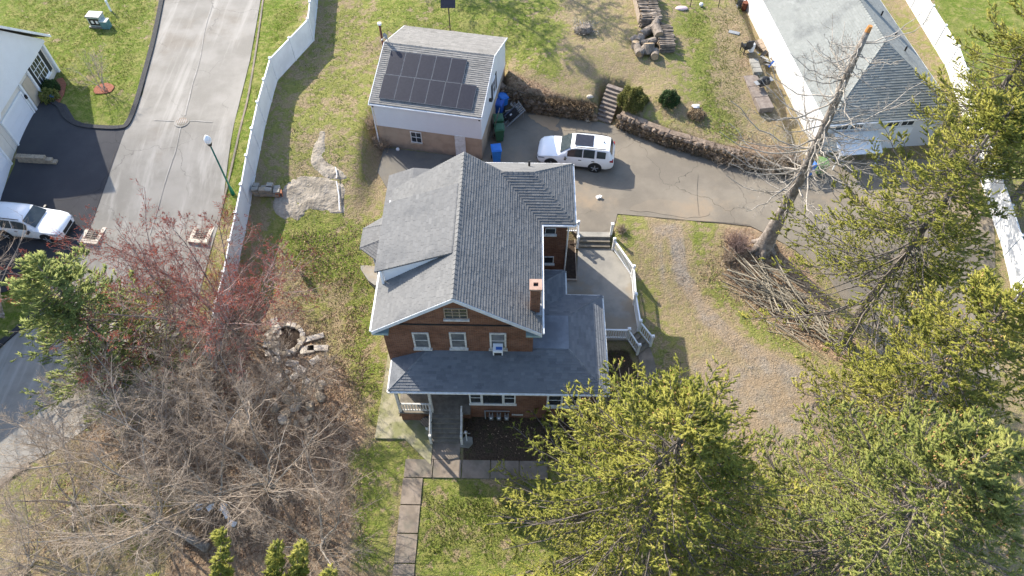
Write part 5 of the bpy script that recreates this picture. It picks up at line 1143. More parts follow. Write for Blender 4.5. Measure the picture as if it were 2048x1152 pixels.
# stacks of split logs, logs lie across the row
wood0 = []
for px0,px1,py0,py1,wdt,rows,lab in ((1288,1300,-10,60,1.5,5,'split log in the long grey firewood stack at the top of the lawn'),(1326,1332,62,108,1.15,4,'split log in the short firewood stack beside the log rounds')):
    a=G(px0,py0); b=G(px1,py1); L=(b-a).length; d=(b-a).normalized(); s=Vector((-d.y,d.x,0))
    for r_ in range(rows):
        k=int(L/.2)
        for i in range(k):
            c=a+d*(i+.5+rs.uniform(-.2,.2))*.2; q=rs.uniform(-.16,.16); z=.1+r_*.17+rs.uniform(-.03,.05); off=rs.uniform(-.1,.1)
            for half in (0,1) if wdt>1.3 else (0,):
                w_=wdt/(2 if wdt>1.3 else 1); cc2=c+s*((half-.5)*w_ if wdt>1.3 else 0)+s*off; dd=(s+d*q).normalized()*w_*.48
                wood0.append((cc2-dd+Vector((0,0,z+rs.uniform(-.03,.03))),cc2+dd+Vector((0,0,z+rs.uniform(-.03,.03))),lab,r_,rows))
cnt=0
wood0.sort(key=lambda q:-q[3])
rest=MB()
for a,b,lab,r_,rows in wood0:
    if r_>=rows-2 and cnt<230: stick('firewood_log',a,b,rs.uniform(.07,.11),rs.uniform(.06,.1),M['log'],lab,'log','split firewood',5,rs.random(),M['cut']); cnt+=1
    else: rest.tube(a,b,.09,.08,4,t=rs.random())
o=rest.build('firewood_heap',M['log'],loc=tuple(wood0[0][0]),org=tuple(wood0[0][0])); tag(o,'lower layers of the grey split firewood stacks at the top of the lawn','firewood',kind='stuff')
for i,(px,py,r_,l_,az,el,lb) in enumerate(((1278,85,.33,.6,60,10,'log round at the left edge of the heap beside the long stack'),(1275,105,.30,.9,100,5,'log lying under the upper left log rounds'),(1268,84,.28,.5,20,30,'tilted log round at the far left of the log heap'),(1300,48,.3,.8,20,8,'thick log at the lower end of the long firewood stack'),(1292,70,.34,1.1,40,5,'large pale-ended log in the middle of the heap'),(1308,62,.3,1.2,70,6,'long thick log on top of the heap'),(1312,78,.36,1.0,100,4,'short fat log beside the small firewood stack'),(1270,95,.3,.45,80,80,'upright log round with a hollow centre'),(1283,108,.3,.8,50,6,'log in the lowest row of the heap, left'),(1296,105,.42,.7,95,60,'big pale log round in the lowest row'),(1309,114,.30,.8,260,8,'end-on log round at the bottom right of the heap'),(1300,90,.3,.8,20,8,'dark log wedged in the middle of the heap'),(1287,92,.28,.7,-30,12,'small crooked log in the left part of the heap'))):
    q=G(px,py); d=Vector((math.cos(R(az))*math.cos(R(el)),math.sin(R(az))*math.cos(R(el)),math.sin(R(el)))); c=q+Vector((0,0,r_*.8+ (.35 if i in (3,5,6) else 0)))
    stick('log_round',c-d*l_/2,c+d*l_/2,r_,r_*.93,M['log'],lb,'log','log rounds beside the firewood',12,.5,M['cut'])
# pale plank edge at left of long stack
a=G(1266,0); b=G(1277,48); tag(MB().obox(((a.x+b.x)/2,(a.y+b.y)/2,(a.z+b.z)/2+.35),(.06,(b-a).length,.7),math.atan2((b-a).y,(b-a).x)-math.pi/2).build('board',M['plank'],loc=tuple(a),org=tuple(a)),'pale board standing along the left side of the firewood stack','board')
# ash heap on the lawn
q=G(1168,62); t=thingW('branch_heap','small heap of grey twigs and a stump on the bare patch of lawn','brush heap',q)
MB().ball((q.x,q.y,q.z+.05),(.7,.6,.45),9,5,jit=.3).build('stump',M['log'],t); n=260; D=rng.normal(0,1,(n,3)); D[:,2]=abs(D[:,2])*.5
V,F=spindles(np.array(q[:])+rng.normal(0,.35,(n,3))*[1,1,.3]+[0,0,.15],D,rng.uniform(.3,.8,n),rng.uniform(.01,.03,n)); tag(fast_mesh('twig',V,F,M['deadbranch'],t,np.repeat(rng.random(n),6)),kind='stuff')
# cut branches heaped below the dead tree
def pile(n, poly, azr, lr, rr, mat, name, label, cat, group, zmax=.5, seed=5):
    r2=random.Random(seed); P=GP(poly); xs=[p[0] for p in P]; ys=[p[1] for p in P]; k=0
    while k<n:
        x=r2.uniform(min(xs),max(xs)); y=r2.uniform(min(ys),max(ys))
        if pdist(P,np.array([x]),np.array([y]))[0]<0: continue
        az=R(r2.uniform(*azr)); L=r2.uniform(*lr); z=hz(x,y)+r2.uniform(.03,zmax); d=Vector((math.cos(az),math.sin(az),r2.uniform(-.08,.08)))*L/2; r_=r2.uniform(*rr)
        c=Vector((x,y,z)); m=c+Vector((r2.uniform(-.06,.06),r2.uniform(-.06,.06),.02)); a=c-d; b=c+d; a.z=max(a.z,hz(a.x,a.y)+.02); b.z=max(b.z,hz(b.x,b.y)+.02)
        tag(MB().path([a,m,b],[r_,r_*.85,r_*.5],5,r2.random()).build(name,mat,loc=tuple(a),org=tuple(a)),label,cat,group); k+=1
pile(150,[(1470,520),(1530,530),(1600,590),(1680,660),(1690,700),(1640,690),(1590,650),(1540,610),(1490,570)],(-88,-5),(.7,3.2),(.014,.055),M['pole'],'cut_branch','pale cut branch in the long brush pile below the dead tree','cut branch','cut branches in the brush pile',.6)
pile(26,[(1440,540),(1500,560),(1580,660),(1640,700),(1600,690),(1500,620)],(-60,-10),(1.8,3.6),(.018,.035),M['pole'],'cut_branch','pale cut branch in the long brush pile below the dead tree','cut branch','cut branches in the brush pile',.25,9)
# dry brush beside the dead tree, along the right wall and at the rail
def drybrush(px,py,r,h,n,label,mat='twiglight',name='dry_bush',seed=0,rad=(.006,.016)):
    p=G(px,py); t=thingW(name,label,'bush',p); D=rng.normal(0,.45,(n,3)); D[:,2]=1; D=nrm(D); P=np.array(p[:])+rng.normal(0,r*.25,(n,3))*[1,1,0]; L=rng.uniform(.5,1,n)*h
    A=P; B=P+D*(L*.5)[:,None]; D2=nrm(D+rng.normal(0,.25,(n,3))); E2=B+D2*(L*.5)[:,None]; R0=rng.uniform(*rad,n)
    V1,F1=tubes(A,B,R0,R0*.7); V2,F2=tubes(B,E2,R0*.7,R0*.3); k=n*3; j=rng.integers(0,n,k); u=rng.random((k,1)); S=B[j]*(1-u)+E2[j]*u; V3,F3=tubes(S,S+nrm(D2[j]+rng.normal(0,.7,(k,3)))*rng.uniform(.15,.4,(k,1))*h*.6,R0[j]*.5,R0[j]*.2)
    V=np.concatenate([V1,V2,V3]); F=np.concatenate([F1,F2+len(V1),F3+len(V1)+len(V2)]); fast_mesh('stem',V,F,M[mat],t,np.repeat(rng.random(len(F)//3),3)); return t
drybrush(1472,496,.9,1.3,260,'dry reddish brown bush at the left of the dead tree trunk','twigred'); drybrush(1455,520,.7,.8,120,'low dry stems left of the brush pile')
drybrush(1243,462,.5,.5,160,'small dry bush at the top of the patio railing','twig')
for i,(x,y) in enumerate(((1440,318),(1490,330),(1540,342),(1585,345),(1560,325))): drybrush(x,y,1.2,1.0,220,['first','second','third','fourth','fifth'][i]+' dry bush from the left hanging over the low end of the curved wall','twiglight')
drybrush(762,290,1.1,1.0,420,'dense dry brush at the bank left of the garage','twiglight'); drybrush(745,250,1.0,.8,260,'dry brush on the bank beside the garage downpipe','twiglight')
# concrete ledges, chair and junk beside the neighbouring house
for a_,b_,wd,hh_,lb,mt in (((1512,85),(1540,108),.9,.25,'upper weathered plank deck beside the right neighbour\'s white wall','plank'),((1500,152),(1530,228),1.0,.3,'long pale stone ledge in the lawn right of the grass strip','redstep'),((1506,120),(1515,150),.6,.2,'narrow stone ledge joining the two longer ones','concrete')):
    a=G(*a_); b=G(*b_); d=b-a; c=(a+b)/2; t=thing('ledge',lb,'ledge',(c.x,c.y,c.z),math.atan2(d.y,d.x)); n=3
    for i in range(n): l=d.length/n; MB().box(-d.length/2+i*l+.015,-d.length/2+(i+1)*l-.015,-wd/2,wd/2,-.1,hh_).build('slab',M[mt],t,bevel=.02)
p=G(1490,103); t=thing('armchair','black chair with a white cushion standing on the lawn by the ledges','chair',(p.x,p.y,p.z),R(200))
MB().box(-.3,.3,-.3,.3,.35,.5).build('seat',M['black'],t,bevel=.04); MB().box(-.3,.3,.22,.34,.5,1.05).build('backrest',M['black'],t,bevel=.04)
for s in (-1,1):
    MB().box(s*.3-.04,s*.3+.04,-.28,.25,.5,.68).build('armrest',M['black'],t)
    for y in (-.25,.25): MB().box(s*.27-.03,s*.27+.03,y-.03,y+.03,0,.35).build('leg',M['black'],t)
p=G(1501,103); tag(MB().obox((0,0,.35),(.3,.35,.7)).build('white_crate',M['paper'],loc=tuple(p),org=(0,0,0),rot=.3,bevel=.04),'white crate beside the black chair on the lawn','crate')
p=G(1530,128); k=0
cols=[('grey','grey'),('blue','blue2'),('white','paper'),('yellow','yellow'),('brown','plank'),('black','black'),('pale','metal')]
for i in range(14):
    nm,mt=cols[i%7]; q=p+Vector((rs.uniform(-.9,.9),rs.uniform(-.6,.6),.08+.04*i)); lb=f'{nm} board in the junk heap by the white wall, '+('lower part of the heap' if i<7 else 'on top of the heap')
    tag(MB().obox((0,0,0),(rs.uniform(.4,.9),rs.uniform(.08,.3),.05),0,rs.uniform(-.3,.3),rs.uniform(-.2,.2)).build('scrap_board',M[mt],loc=tuple(q),org=(0,0,0),rot=rs.uniform(0,3)),lb,'scrap','scrap boards in the junk heap')
p=G(1522,178); t=thing('grill','black covered grill standing beside the stone ledge','grill',(p.x,p.y,p.z),.4); MB().ball((0,0,.75),(.45,.3,.28),12,6).build('hood',M['black'],t); MB().box(-.4,.4,-.25,.25,.45,.7).build('fire_box',M['black'],t)
for s in (-1,1):
    for y in (-.2,.2): MB().box(s*.35-.02,s*.35+.02,y-.02,y+.02,0,.45).build('leg',M['metal'],t)
    MB().box(min(s*.42,s*.7),max(s*.42,s*.7),-.2,.2,.66,.7).build('side_shelf',M['grey'],t)
p=G(1534,89); tag(MB().ball((0,0,.15),(.28,.2,.15),9,5,jit=.2).build('watering_can',M['tealp'],loc=tuple(p),org=(0,0,0)),'teal plastic item on the plank deck by the white wall','garden item')
p=G(1468,66); tag(MB().obox((0,0,.04),(.8,.35,.05)).build('grey_board',M['grey'],loc=tuple(p),org=(0,0,0),rot=-.4),'dark grey board lying in the bare patch of the upper lawn','board')
p=G(1363,18); t=thing('wading_tub','oval pale pink tub lying by the wire fence at the top','tub',tuple(p)); MB().ball((0,0,.06),(.5,.27,.14),14,6).build('shell',simple('pale_pink',(.6,.48,.5),(.5,.4,.42)),t)
for i,(px,py) in enumerate(((1402,12),(1471,16))): p=G(px,py); tag(MB().ball((0,0,.12),.17,jit=.1).build('white_bucket',M['paper'],loc=tuple(p),org=(0,0,0)),('left','right')[i]+' white ball-shaped bucket by the wire fence at the top','bucket')
# wire fence at the top
t=thingW('wire_fence','thin dark wire fence with metal posts at the top of the lawn','fence',G(1320,10)); pp=[G(1310,12),G(1380,14),G(1436,15),G(1466,16)]
for q in pp: MB().tube(q,q+Vector((0,0,1.2)),.03,n=6).build('post',M['black'],t)
for z in (.2,.6,1.0):
    for i in range(3): MB().tube(pp[i]+Vector((0,0,z)),pp[i+1]+Vector((0,0,z)),.008,n=4).build('wire',M['black'],t)
for i,(x,y,w_,h_,lb,mt) in enumerate(((1478,12,.5,.9,'grey barrel at the end of the wire fence','grey'),(1487,20,.45,.7,'brown pot behind the wire fence','rust'),(1500,10,.5,1.0,'pale blue plastic chair stack at the corner of the white wall','blue'))):
    q=G(x,y); tag(MB().tube((0,0,0),(0,0,h_*.9),w_*.42,w_*.5,12).tube((0,0,h_*.9),(0,0,h_),w_*.53,w_*.5,12).build('barrel',M[mt],loc=tuple(q),org=(0,0,0)),lb,'barrel')
# white scraps among the bare trees
for i,(px,py) in enumerate(((399,1016),(423,1016),(448,1016),(455,1030),(466,1048))):
    q=G(px,py); tag(MB().obox((0,0,.1),(.38,.26,.08),0,.3).obox((.05,.03,.16),(.3,.2,.04),.2,.3).build('white_box',M['paper'],loc=(q.x,q.y,q.z),org=(0,0,0),rot=i*.7),['leftmost','second','third','fourth','lowest'][i]+' flat white box lying under the bare trees','box','white boxes under the bare trees')

# ------------------------------------------------------------------ trees
def curve_tubes(paths, r0, r1, n=3):
    """paths (N,K,3): tubes joined along each"""
    N,K,_=paths.shape; Vs=[];Fs=[];o=0
    f=np.linspace(0,1,K)
    for k in range(K-1):
        a=r0+(r1-r0)*f[k]; b=r0+(r1-r0)*f[k+1]; D=paths[:,k+1]-paths[:,k]
        V,F=tubes(paths[:,k]-D*.03,paths[:,k+1],a,b,n); Vs.append(V);Fs.append(F+o);o+=len(V)
    return np.concatenate(Vs),np.concatenate(Fs)
def wander(S,D,L,K,jit,upb=0.0,rg=None):
    rg = rg or rng; N=len(S); P=[S]; d=nrm(D)
    for k in range(K-1):
        P.append(P[-1]+d*(L/(K-1))[:,None]); d=nrm(d+rg.normal(0,jit,(N,3))+np.array([0,0,upb]))
    return np.stack(P,1)
def children(paths,L,m,t0,t1,ang,lf,rg=None):
    rg = rg or rng; N,K,_=paths.shape; m=int(m); t=rg.uniform(t0,t1,(N,m)); x=t*(K-1); i=np.minimum(x.astype(int),K-2); u=(x-i)[...,None]
    a=np.take_along_axis(paths,np.repeat(i[...,None],3,2),1); b=np.take_along_axis(paths,np.repeat(i[...,None]+1,3,2),1)
    S=(a+(b-a)*u).reshape(-1,3); D=nrm((b-a)).reshape(-1,3); A,B=frames(D); ph=rg.uniform(0,2*np.pi,(len(S),1)); an=rg.normal(ang,.16,(len(S),1))
    D2=D*np.cos(an)+(A*np.cos(ph)+B*np.sin(ph))*np.sin(an); LL=(np.repeat(L,m)*lf*(1.15-t.reshape(-1)*.75))*rg.uniform(.6,1.2,len(S)); return S,D2,LL,t.reshape(-1)
def bare_tree(px,py,h,label,stems=4,spread=.5,mat='twig',twigs=(7,7,6),r=.09,buds=None,name='bare_tree',lean=(0,0),loc=None,group='bare trees at lower left',lf=(.62,.5,.45),seed=1,top=1.0,upb=.05,wig=.16):
    rg=np.random.default_rng(seed); p=np.array((G(px,py) if loc is None else Vector(loc))[:]); t=thingW(name,label,'tree',tuple(p),group)
    S=np.repeat(p[None],stems,0)+rg.normal(0,.12,(stems,3))*[1,1,0]; an=np.arange(stems)*2*np.pi/stems+rg.uniform(0,1)
    D=np.stack([np.cos(an)*spread+lean[0],np.sin(an)*spread+lean[1],np.ones(stems)],1); L=h*rg.uniform(.75,1.1,stems)
    P0=wander(S,D,L,9,.10,.03,rg); R0=r*rg.uniform(.7,1.1,stems); V,F=curve_tubes(P0,R0,R0*.15,7); fast_mesh('trunk',V,F,M['deadbranch'] if mat!='twigred' else M['bark'],t,np.repeat(rg.random(len(F)//7+1),7)[:len(F)],smooth=True)
    S,D,L1,_=children(P0,L,twigs[0]*2,.18,.98,.75,lf[0],rg); P1=wander(S,D,L1,7,wig,upb,rg); R1=.004+.0055*L1
    S,D,L2,_=children(P1,L1,twigs[1],.15,1,.7,lf[1],rg); P2=wander(S,D,L2,5,wig,upb,rg); R2=.003+.0042*L2
    S,D,L3,_=children(P2,L2,twigs[2],.15,1,.65,lf[2],rg); P3=wander(S,D,np.maximum(L3,.14),2,wig,upb,rg); R3=.0036+.002*L3
    for nm,P_,R_ in (('limb',P1,R1),('branch',P2[:,::2],R2),('twig',P3,R3)):
        V,F=curve_tubes(P_,R_,R_*.45,3); tn=np.tile(np.repeat(rg.random(len(P_)),3),P_.shape[1]-1); tag(fast_mesh(nm,V,F,M[mat],t,tn),kind='stuff')
    if buds:
        k=int(buds); j=rg.integers(0,len(P3),k); u=rg.random((k,1)); a=P3[j,0]+(P3[j,1]-P3[j,0])*(.3+.7*u); V,F=spikes(a,nrm(P3[j,1]-P3[j,0])+rg.normal(0,.5,(k,3)),rg.uniform(.03,.07,k),rg.uniform(.009,.017,k)); tag(fast_mesh('flower_bud',V,F,M['bud'],t,np.repeat(rg.random(k),2)),kind='stuff')
    return t
def spruce(loc,h,Rm,label,seed=1,zlow=.12,dens=1.0,mat='spruce',cones=0,dead=0.0,group='spruce trees',trunk_r=.3,lean=(0,0),nprim=None,sizes=(.07,.18),name='spruce_tree',asym=None,fallen=-.45,bl=1.0):
    rg=np.random.default_rng(seed); p=np.array(loc,float); t=thingW(name,label,'tree',tuple(p),group)
    ax=np.array([lean[0],lean[1],1.0]); K=10; tp=[p+ax*h*k/(K-1)+np.array([rg.normal(0,.05),rg.normal(0,.05),0])*(k>0) for k in range(K)]
    MB().path([tuple(q) for q in [p-[0,0,.3]]+tp],[trunk_r*1.5]+[trunk_r*(1-.93*k/(K-1))*(1.25 if k==0 else 1) for k in range(K)],10).build('trunk',M['barkspruce'],t,smooth=True)
    N=int(nprim or h*11*dens); u=np.sort(rg.uniform(zlow,.985,N)); az=rg.uniform(0,2*np.pi,N); Lb=Rm*(1-u)**.62*rg.uniform(.62,1.08,N)+(.25 if Rm>1 else .08)
    if asym is not None: Lb*=1+asym[1]*np.cos(az-asym[0])
    S=p+ax*(h*u)[:,None]; el=.35*u+rg.normal(-.02,.1,N); D=np.stack([np.cos(az)*np.cos(el),np.sin(az)*np.cos(el),np.sin(el)],1)
    Kb=8; f=np.linspace(0,1,Kb)[None,:,None]; droop=rg.uniform(.10,.26,N)[:,None,None]
    P=S[:,None,:]+D[:,None,:]*Lb[:,None,None]*f; P=P+np.array([0,0,1.])*(Lb[:,None,None]*(-droop*4*f*(1-f*.62)*(1-u[:,None,None]*.6)+.10*f**3)); P[:,1:]+=rg.normal(0,.05,(N,Kb-1,3))
    Rb=.010+.008*Lb; V,F=curve_tubes(P,Rb,Rb*.25,4); tag(fast_mesh('branch',V,F,M['barkspruce'],t,np.repeat(rg.random(len(F)//4),4)),kind='stuff')
    # branchlets, denser towards the outside
    live=rg.random(N)>dead; Pl=P[live]; Ll=Lb[live]; m=int(19*dens)+4; n1=len(Pl); tt=rg.beta(1.2,1.0,(n1,m))*.86+.14; x=tt*(Kb-1); i=np.minimum(x.astype(int),Kb-2); q=(x-i)[...,None]
    a=np.take_along_axis(Pl,np.repeat(i[...,None],3,2),1); b=np.take_along_axis(Pl,np.repeat(i[...,None]+1,3,2),1); S2=(a+(b-a)*q).reshape(-1,3); D1=nrm(b-a).reshape(-1,3)
    side=nrm(np.cross(D1,[0,0,1.]))*np.where(rg.random((len(D1),1))<.5,1,-1); D2=nrm(D1*.65+side*rg.uniform(.4,1.1,(len(D1),1))+np.array([0,0,-.22*fallen+.05])+rg.normal(0,.13,D1.shape)); L2=((.22 if Rm>1 else .3)+.26*np.repeat(Ll,m)*(1.08-tt.reshape(-1)))*rg.uniform(.6,1.25,len(S2)); L2=np.minimum(L2,1.5)*bl
    P2=wander(S2,D2,L2,5,.10,-.10*fallen,rg); V,F=curve_tubes(P2[:,::4],np.full(len(P2),.008),np.full(len(P2),.004),3); tag(fast_mesh('branchlet',V,F,M['barkspruce'],t,np.repeat(rg.random(len(F)//3),3)),kind='stuff')
    m3=12; n2=len(P2); t3=rg.uniform(.1,1,(n2,m3)); x=t3*4; i=np.minimum(x.astype(int),3); q=(x-i)[...,None]; a=np.take_along_axis(P2,np.repeat(i[...,None],3,2),1); b=np.take_along_axis(P2,np.repeat(i[...,None]+1,3,2),1)
    S3=(a+(b-a)*q).reshape(-1,3); D1=nrm(b-a).reshape(-1,3); side=nrm(np.cross(D1,[0,0,1.])+1e-4)*np.where(rg.random((len(D1),1))<.5,1,-1); D3=nrm(D1*.85+side*rg.uniform(.1,.9,(len(D1),1))+rg.normal(0,.18,D1.shape)+np.array([0,0,-.12*fallen])); k=len(S3)
    V,F=spikes(S3,D3,rg.uniform(sizes[0],sizes[1],k),rg.uniform(.023,.043,k),3); base=np.repeat(rg.random(n1)*.45,m*m3)+np.repeat(rg.random(n2)*.2,m3)+rg.random(k)*.35
    tag(fast_mesh('foliage',V,F,M[mat],t,np.repeat(base,3)),kind='stuff')
    if cones:
        j=rg.integers(0,n2,cones); S4=P2[j,3]; hi=S4[:,2]>p[2]+h*.45; S4=S4[hi]; k=len(S4); S4=np.repeat(S4,3,0)+rg.normal(0,.12,(k*3,3)); V,F=spindles(S4,np.tile([[0,0,-1.]],(k*3,1))+rg.normal(0,.22,(k*3,3)),rg.uniform(.13,.19,k*3),rg.uniform(.028,.04,k*3)); tag(fast_mesh('cone',V,F,M['cone'],t,np.repeat(rg.random(k*3),6)),kind='stuff')
    return t
# the dead tree
def dead_tree():
    rg=np.random.default_rng(5); p=G(1526,497); t=thingW('dead_tree','tall dead bare tree with a broken orange top beside the driveway','tree',p)
    H=15.2; pts=[]; K=14
    for k in range(K):
        u=k/(K-1); pts.append(p+Vector((.15*math.sin(u*5)+.35*u,.10*math.sin(u*7),H*u)))
    rs_=[.62,.43,.39]+[.37*(1-.66*(k/(K-1))) for k in range(3,K)]
    MB().path([p-Vector((0,0,.2))]+pts,[.85]+rs_,14).build('trunk',M['bark'],t,smooth=True)
    for i in range(6): a=i*1.05+.3; MB().path([p+Vector((0,0,.7)),p+Vector((math.cos(a)*.5,math.sin(a)*.5,.25)),p+Vector((math.cos(a)*.95,math.sin(a)*.95,-.1))],[.28,.2,.08],8).build('root',M['bark'],t,smooth=True)
    e=pts[-1]; MB().tube(e-Vector((0,0,.05)),e+Vector((.03,0,.28)),.13,.10,8).build('broken_top',M['fresh'],t)
    N=110; u=rg.uniform(.30,.97,N); az=rg.uniform(0,2*np.pi,N); Lb=(5.2*(1-u)**.22+.4)*rg.uniform(.35,1.1,N)*ss(.22,.5,u)**.3; ps=np.array([q[:] for q in pts]); x=u*(K-1); i=np.minimum(x.astype(int),K-2); S=ps[i]+(ps[i+1]-ps[i])*(x-i)[:,None]
    el=rg.normal(.0,.22,N); D=np.stack([np.cos(az)*np.cos(el),np.sin(az)*np.cos(el),np.sin(el)],1); Kb=9; f=np.linspace(0,1,Kb)[None,:,None]; P=S[:,None,:]+D[:,None,:]*Lb[:,None,None]*f; P[...,2]+=(Lb[:,None]*(-.45*f[...,0]+.62*f[...,0]**2.0)); P[:,1:]+=rg.normal(0,.05,(N,Kb-1,3))
    Rb=.016+.0075*Lb; V,F=curve_tubes(P,Rb,Rb*.3,5); tag(fast_mesh('limb',V,F,M['deadbranch'],t,np.repeat(rg.random(len(F)//5),5)),kind='stuff')
    S,D,L2,_=children(P,Lb,9,.2,1,.85,.28,rg); P2=wander(S,D,L2,5,.17,.0,rg); R2=.0065+.005*L2; V,F=curve_tubes(P2,R2,R2*.4,3); tag(fast_mesh('branch',V,F,M['deadbranch'],t,np.repeat(rg.random(len(F)//3),3)),kind='stuff')
    S,D,L3,_=children(P2,L2,5,.2,1,.8,.42,rg); P3=wander(S,D,np.maximum(L3,.1),3,.2,0,rg); R3=np.full(len(P3),.0065); V,F=curve_tubes(P3,R3,R3*.5,3); tag(fast_mesh('twig',V,F,M['deadbranch'],t,np.repeat(rg.random(len(F)//3),3)),kind='stuff')
dead_tree()
spruce((5.6,9.6,0),14.6,8.4,'big yellow-green spruce filling the lower right centre in front of the brick house',1,dens=1.25,cones=260,mat='spruce',zlow=.08,nprim=240)
spruce((13.4,7.8,0),16.0,7.8,'tall spruce with hanging brown cones in the lower right corner',2,dens=1.15,cones=420,mat='spruce2',zlow=.12,nprim=225)
spruce((18.0,14.4,0),14.5,6.0,'dense spruce at the right edge in front of the white fence',3,dens=1.1,cones=100,mat='spruce',zlow=.10,nprim=170)
q=G(1684,682); spruce(tuple(q),17.5,6.6,'sparse leaning spruce with a pale root flare beside the driveway',4,dens=1.0,mat='spruce',zlow=.2,dead=.12,trunk_r=.34,nprim=200,asym=(math.pi*.95,.3))
q=G(1880,352); spruce(tuple(q),15.5,5.6,'sparse tall spruce in the upper right corner by the fence',6,dens=1.1,mat='spruce',zlow=.25,dead=.1,trunk_r=.26,nprim=185)
q=G(2010,420); spruce(tuple(q),13.5,5.0,'spruce at the right edge beyond the white fence',8,dens=1.0,mat='spruce2',zlow=.2,dead=.05,trunk_r=.24,nprim=120)
spruce((1.8,4.0,0),13.5,4.2,'spruce at the bottom edge left of the biggest spruce',9,dens=1.1,cones=40,mat='spruce',zlow=.2,nprim=130)
for i,(x,y,h,r_,lb) in enumerate(((-10.6,7.7,9.0,.40,'slim conifer spire at the bottom edge, the tallest of the row'),(-8.5,7.4,8.8,.40,'slim conifer spire at the bottom edge, right of the tallest one'),(-7.6,7.2,9.0,.38,'slim conifer spire at the bottom edge, third from the left'),(-13.0,7.0,7.0,.45,'small slim conifer spire at the bottom edge, leftmost of the row'),(-6.4,6.9,8.2,.42,'slim conifer spire at the bottom edge near the front path'),(-9.4,6.4,7.6,.5,'short conifer at the bottom edge between two slim spires'),(-4.9,6.3,7.6,.45,'slim conifer at the bottom edge next to the front path, rightmost of the row'))):
    spruce((x-2.1,y-2.6,0),h,r_+.1,lb,20+i,dens=.32,mat='spruce',zlow=.15,group='slim conifers along the bottom edge',trunk_r=.06,nprim=70,sizes=(.08,.2),name='conifer',bl=.62,lean=(.235,.29))
spruce((-21.4,19.3,.1),9.3,5.3,'bright green pine at the left beside the red maple',12,dens=.85,mat='pine',zlow=.10,trunk_r=.16,nprim=150,sizes=(.10,.22),name='pine_tree',group='pines on the left',fallen=-.6)
bare_tree(475,665,8.4,'red-budded maple leaning over the white fence',9,.72,'twigred',(8,8,7),.10,62000,'red_maple',group='red maples',seed=2)
bare_tree(330,700,6.8,'smaller red-budded maple behind the green pine',6,.7,'twigred',(8,8,7),.08,42000,'red_maple',group='red maples',seed=3,lean=(-.25,.1))
BT=[(430,1000,8.2,'bare tree with pale crooked limbs in the middle of the thicket',5,.55,'twiglight'),(545,975,7.6,'bare tree at the right side of the thicket by the front path',5,.6,'twiglight'),(500,850,6.2,'bare multi-stemmed shrub below the fire pit',7,.6,'twig'),(360,830,6.0,'bare multi-stemmed shrub in the upper middle of the thicket',7,.65,'twig'),(250,900,6.4,'bare shrub at the left side of the thicket by the street',6,.7,'twig'),(310,1060,6.8,'bare tree low in the thicket left of the crooked limbs',5,.7,'twiglight'),(150,1010,5.0,'bare shrub at the street corner, lower left',6,.7,'twiglight'),(640,1080,5.5,'bare tree at the bottom by the slim conifers',5,.6,'twiglight'),(430,760,5.4,'bare shrub just below the red maple',7,.6,'twig'),(600,800,4.6,'thin bare shrub between the fire pit and the house',6,.55,'twig')]
for i,(x,y,h,lb,st_,sp_,mt) in enumerate(BT): bare_tree(x,y,h,lb,st_,sp_,mt,(8,8,8),.075,seed=30+i,wig=.17)
bare_tree(60,1130,5.0,'pale bare bush in the bottom left corner',8,.9,'twiglight',(7,7,6),.05,seed=50); bare_tree(180,1160,4.5,'pale bare bush at the bottom edge, right of the corner one',8,.9,'twiglight',(7,7,6),.05,seed=51)
bare_tree(0,0,7.5,'bare tree over the white car at the left edge',5,.55,'twiglight',(6,7,5),.10,seed=52,loc=(-29.5,22.5,.6),group='bare trees at the left edge')
bare_tree(209,181,2.9,'young bare sapling in a red mulch ring on the lawn',5,.36,'twig',(4,5,4),.035,seed=53,group='saplings',name='sapling')
# fallen dark trunk low left
a=G(290,1018); b=G(420,1100); tag(MB().path([a+Vector((0,0,.3)),(a+b)/2+Vector((.3,-.2,.35)),b+Vector((0,0,.3))],[.14,.2,.24],9).build('fallen_trunk',M['bark'],loc=tuple(a),org=tuple(a),smooth=True),'dark fallen trunk lying among the bare trees at lower left','fallen trunk')
# trees just outside the frame whose shade reaches the lawn at the top
spruce((-8.8,57.0,2.6),15,6.0,'dense tree beyond the top of the picture shading the lawn',60,dens=.45,mat='spruce',zlow=.08,group='trees beyond the lawn',nprim=110); spruce((-3.5,58.5,2.6),15,5.5,'second dense tree beyond the top of the picture shading the lawn',61,dens=.45,mat='spruce',zlow=.08,group='trees beyond the lawn',nprim=110)

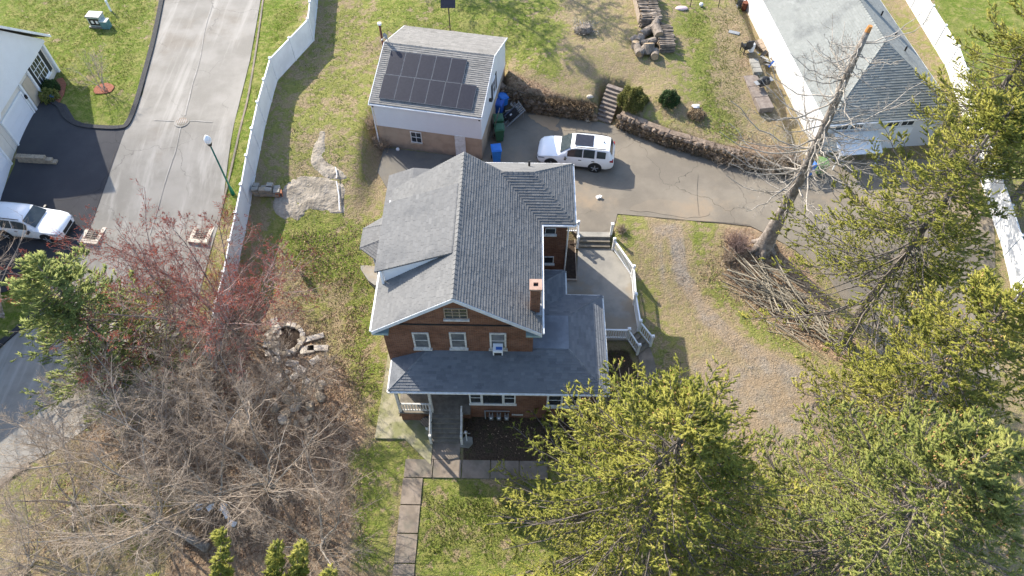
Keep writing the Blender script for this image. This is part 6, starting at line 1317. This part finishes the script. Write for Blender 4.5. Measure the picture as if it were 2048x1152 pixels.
# ------------------------------------------------------------------ ground cover: grass tufts and fallen leaves
def scatter(name,polys,n,L,rad,mat,up,lift=.0,label=None,cat=None,feather=1.8):
    Ps=[]
    for poly,wt in polys:
        P=GP(poly); xs=[p[0] for p in P]; ys=[p[1] for p in P]; k=int(n*wt); x=rng.uniform(min(xs),max(xs),k*2); y=rng.uniform(min(ys),max(ys),k*2); dd=pdist(P,x,y); cl=.5+.5*np.sin(x*2.1+np.sin(y*1.7)*2.2)*np.sin(y*2.6+np.cos(x*1.1)*2); ok=(dd>0)&(rng.random(len(x))<ss(0,feather,dd)*(.35+.65*cl))
        for Q in (STREET,NEWDR,DRIVE,COURT,PATIO): ok&=pdist(Q,x,y)<0
        Ps.append(np.stack([x,y,hgt(x,y)+lift],1)[ok][:k])
    P=np.concatenate(Ps); k=len(P); D=rng.normal(0,1,(k,3)); D[:,2]=np.abs(D[:,2])*up[0]+up[1]
    V,F=spikes(P,D,rng.uniform(*L,k),rng.uniform(*rad,k)); o=fast_mesh(name,V,F,mat,None,np.repeat(rng.random(k),2)); tag(o,label,cat,kind='stuff'); return o
grassm=foliage('grass_blades',(.15,.20,.03),(.25,.29,.06),(.42,.37,.18),.35)
scatter('grass',[([(0,-20),(330,-20),(260,250),(100,200),(0,60)],.24),([(535,0),(640,0),(560,150),(480,400),(450,420)],.10),([(640,0),(1150,0),(1100,160),(760,330),(560,600),(520,330)],.30),([(1340,20),(1500,30),(1500,320),(1400,300)],.14),([(560,430),(760,440),(760,880),(700,880),(560,600)],.10),([(830,960),(1100,960),(1080,1152),(820,1152)],.12),([(1280,560),(1420,760),(1300,800)],.03)],60000,(.06,.14),(.012,.028),grassm,(.5,.7),0,'green and straw coloured grass tufts on the lawns','grass')
leafm=simple('fallen_leaf',(.50,.36,.24),(.28,.18,.12),9,.9,tone=1.2)
scatter('fallen_leaves',[([(150,700),(760,580),(770,1152),(0,1152),(60,960)],.55),([(925,835),(1280,835),(1080,925),(925,925)],.012),([(1440,450),(1520,455),(1740,680),(1700,760),(1500,680),(1350,560)],.15),([(560,440),(760,430),(760,600),(560,600)],.06),([(1010,150),(1180,200),(1180,232),(1020,200)],.08),([(1240,200),(1600,300),(1600,340),(1350,280)],.1)],60000,(.05,.10),(.018,.036),leafm,(.15,-.0),.02,'brown fallen leaves scattered under the bare trees','fallen leaves')
gravm=simple('gravel_stone',(.42,.38,.34),(.26,.23,.2),9,.95,tone=.9)
scatter('gravel',[([(1295,440),(1380,440),(1400,560),(1480,640),(1640,740),(1800,820),(1600,900),(1400,720),(1320,600)],1.0)],14000,(.02,.055),(.01,.022),gravm,(.3,0),.01,'loose pale gravel stones on the unpaved drive','gravel',feather=2.0)
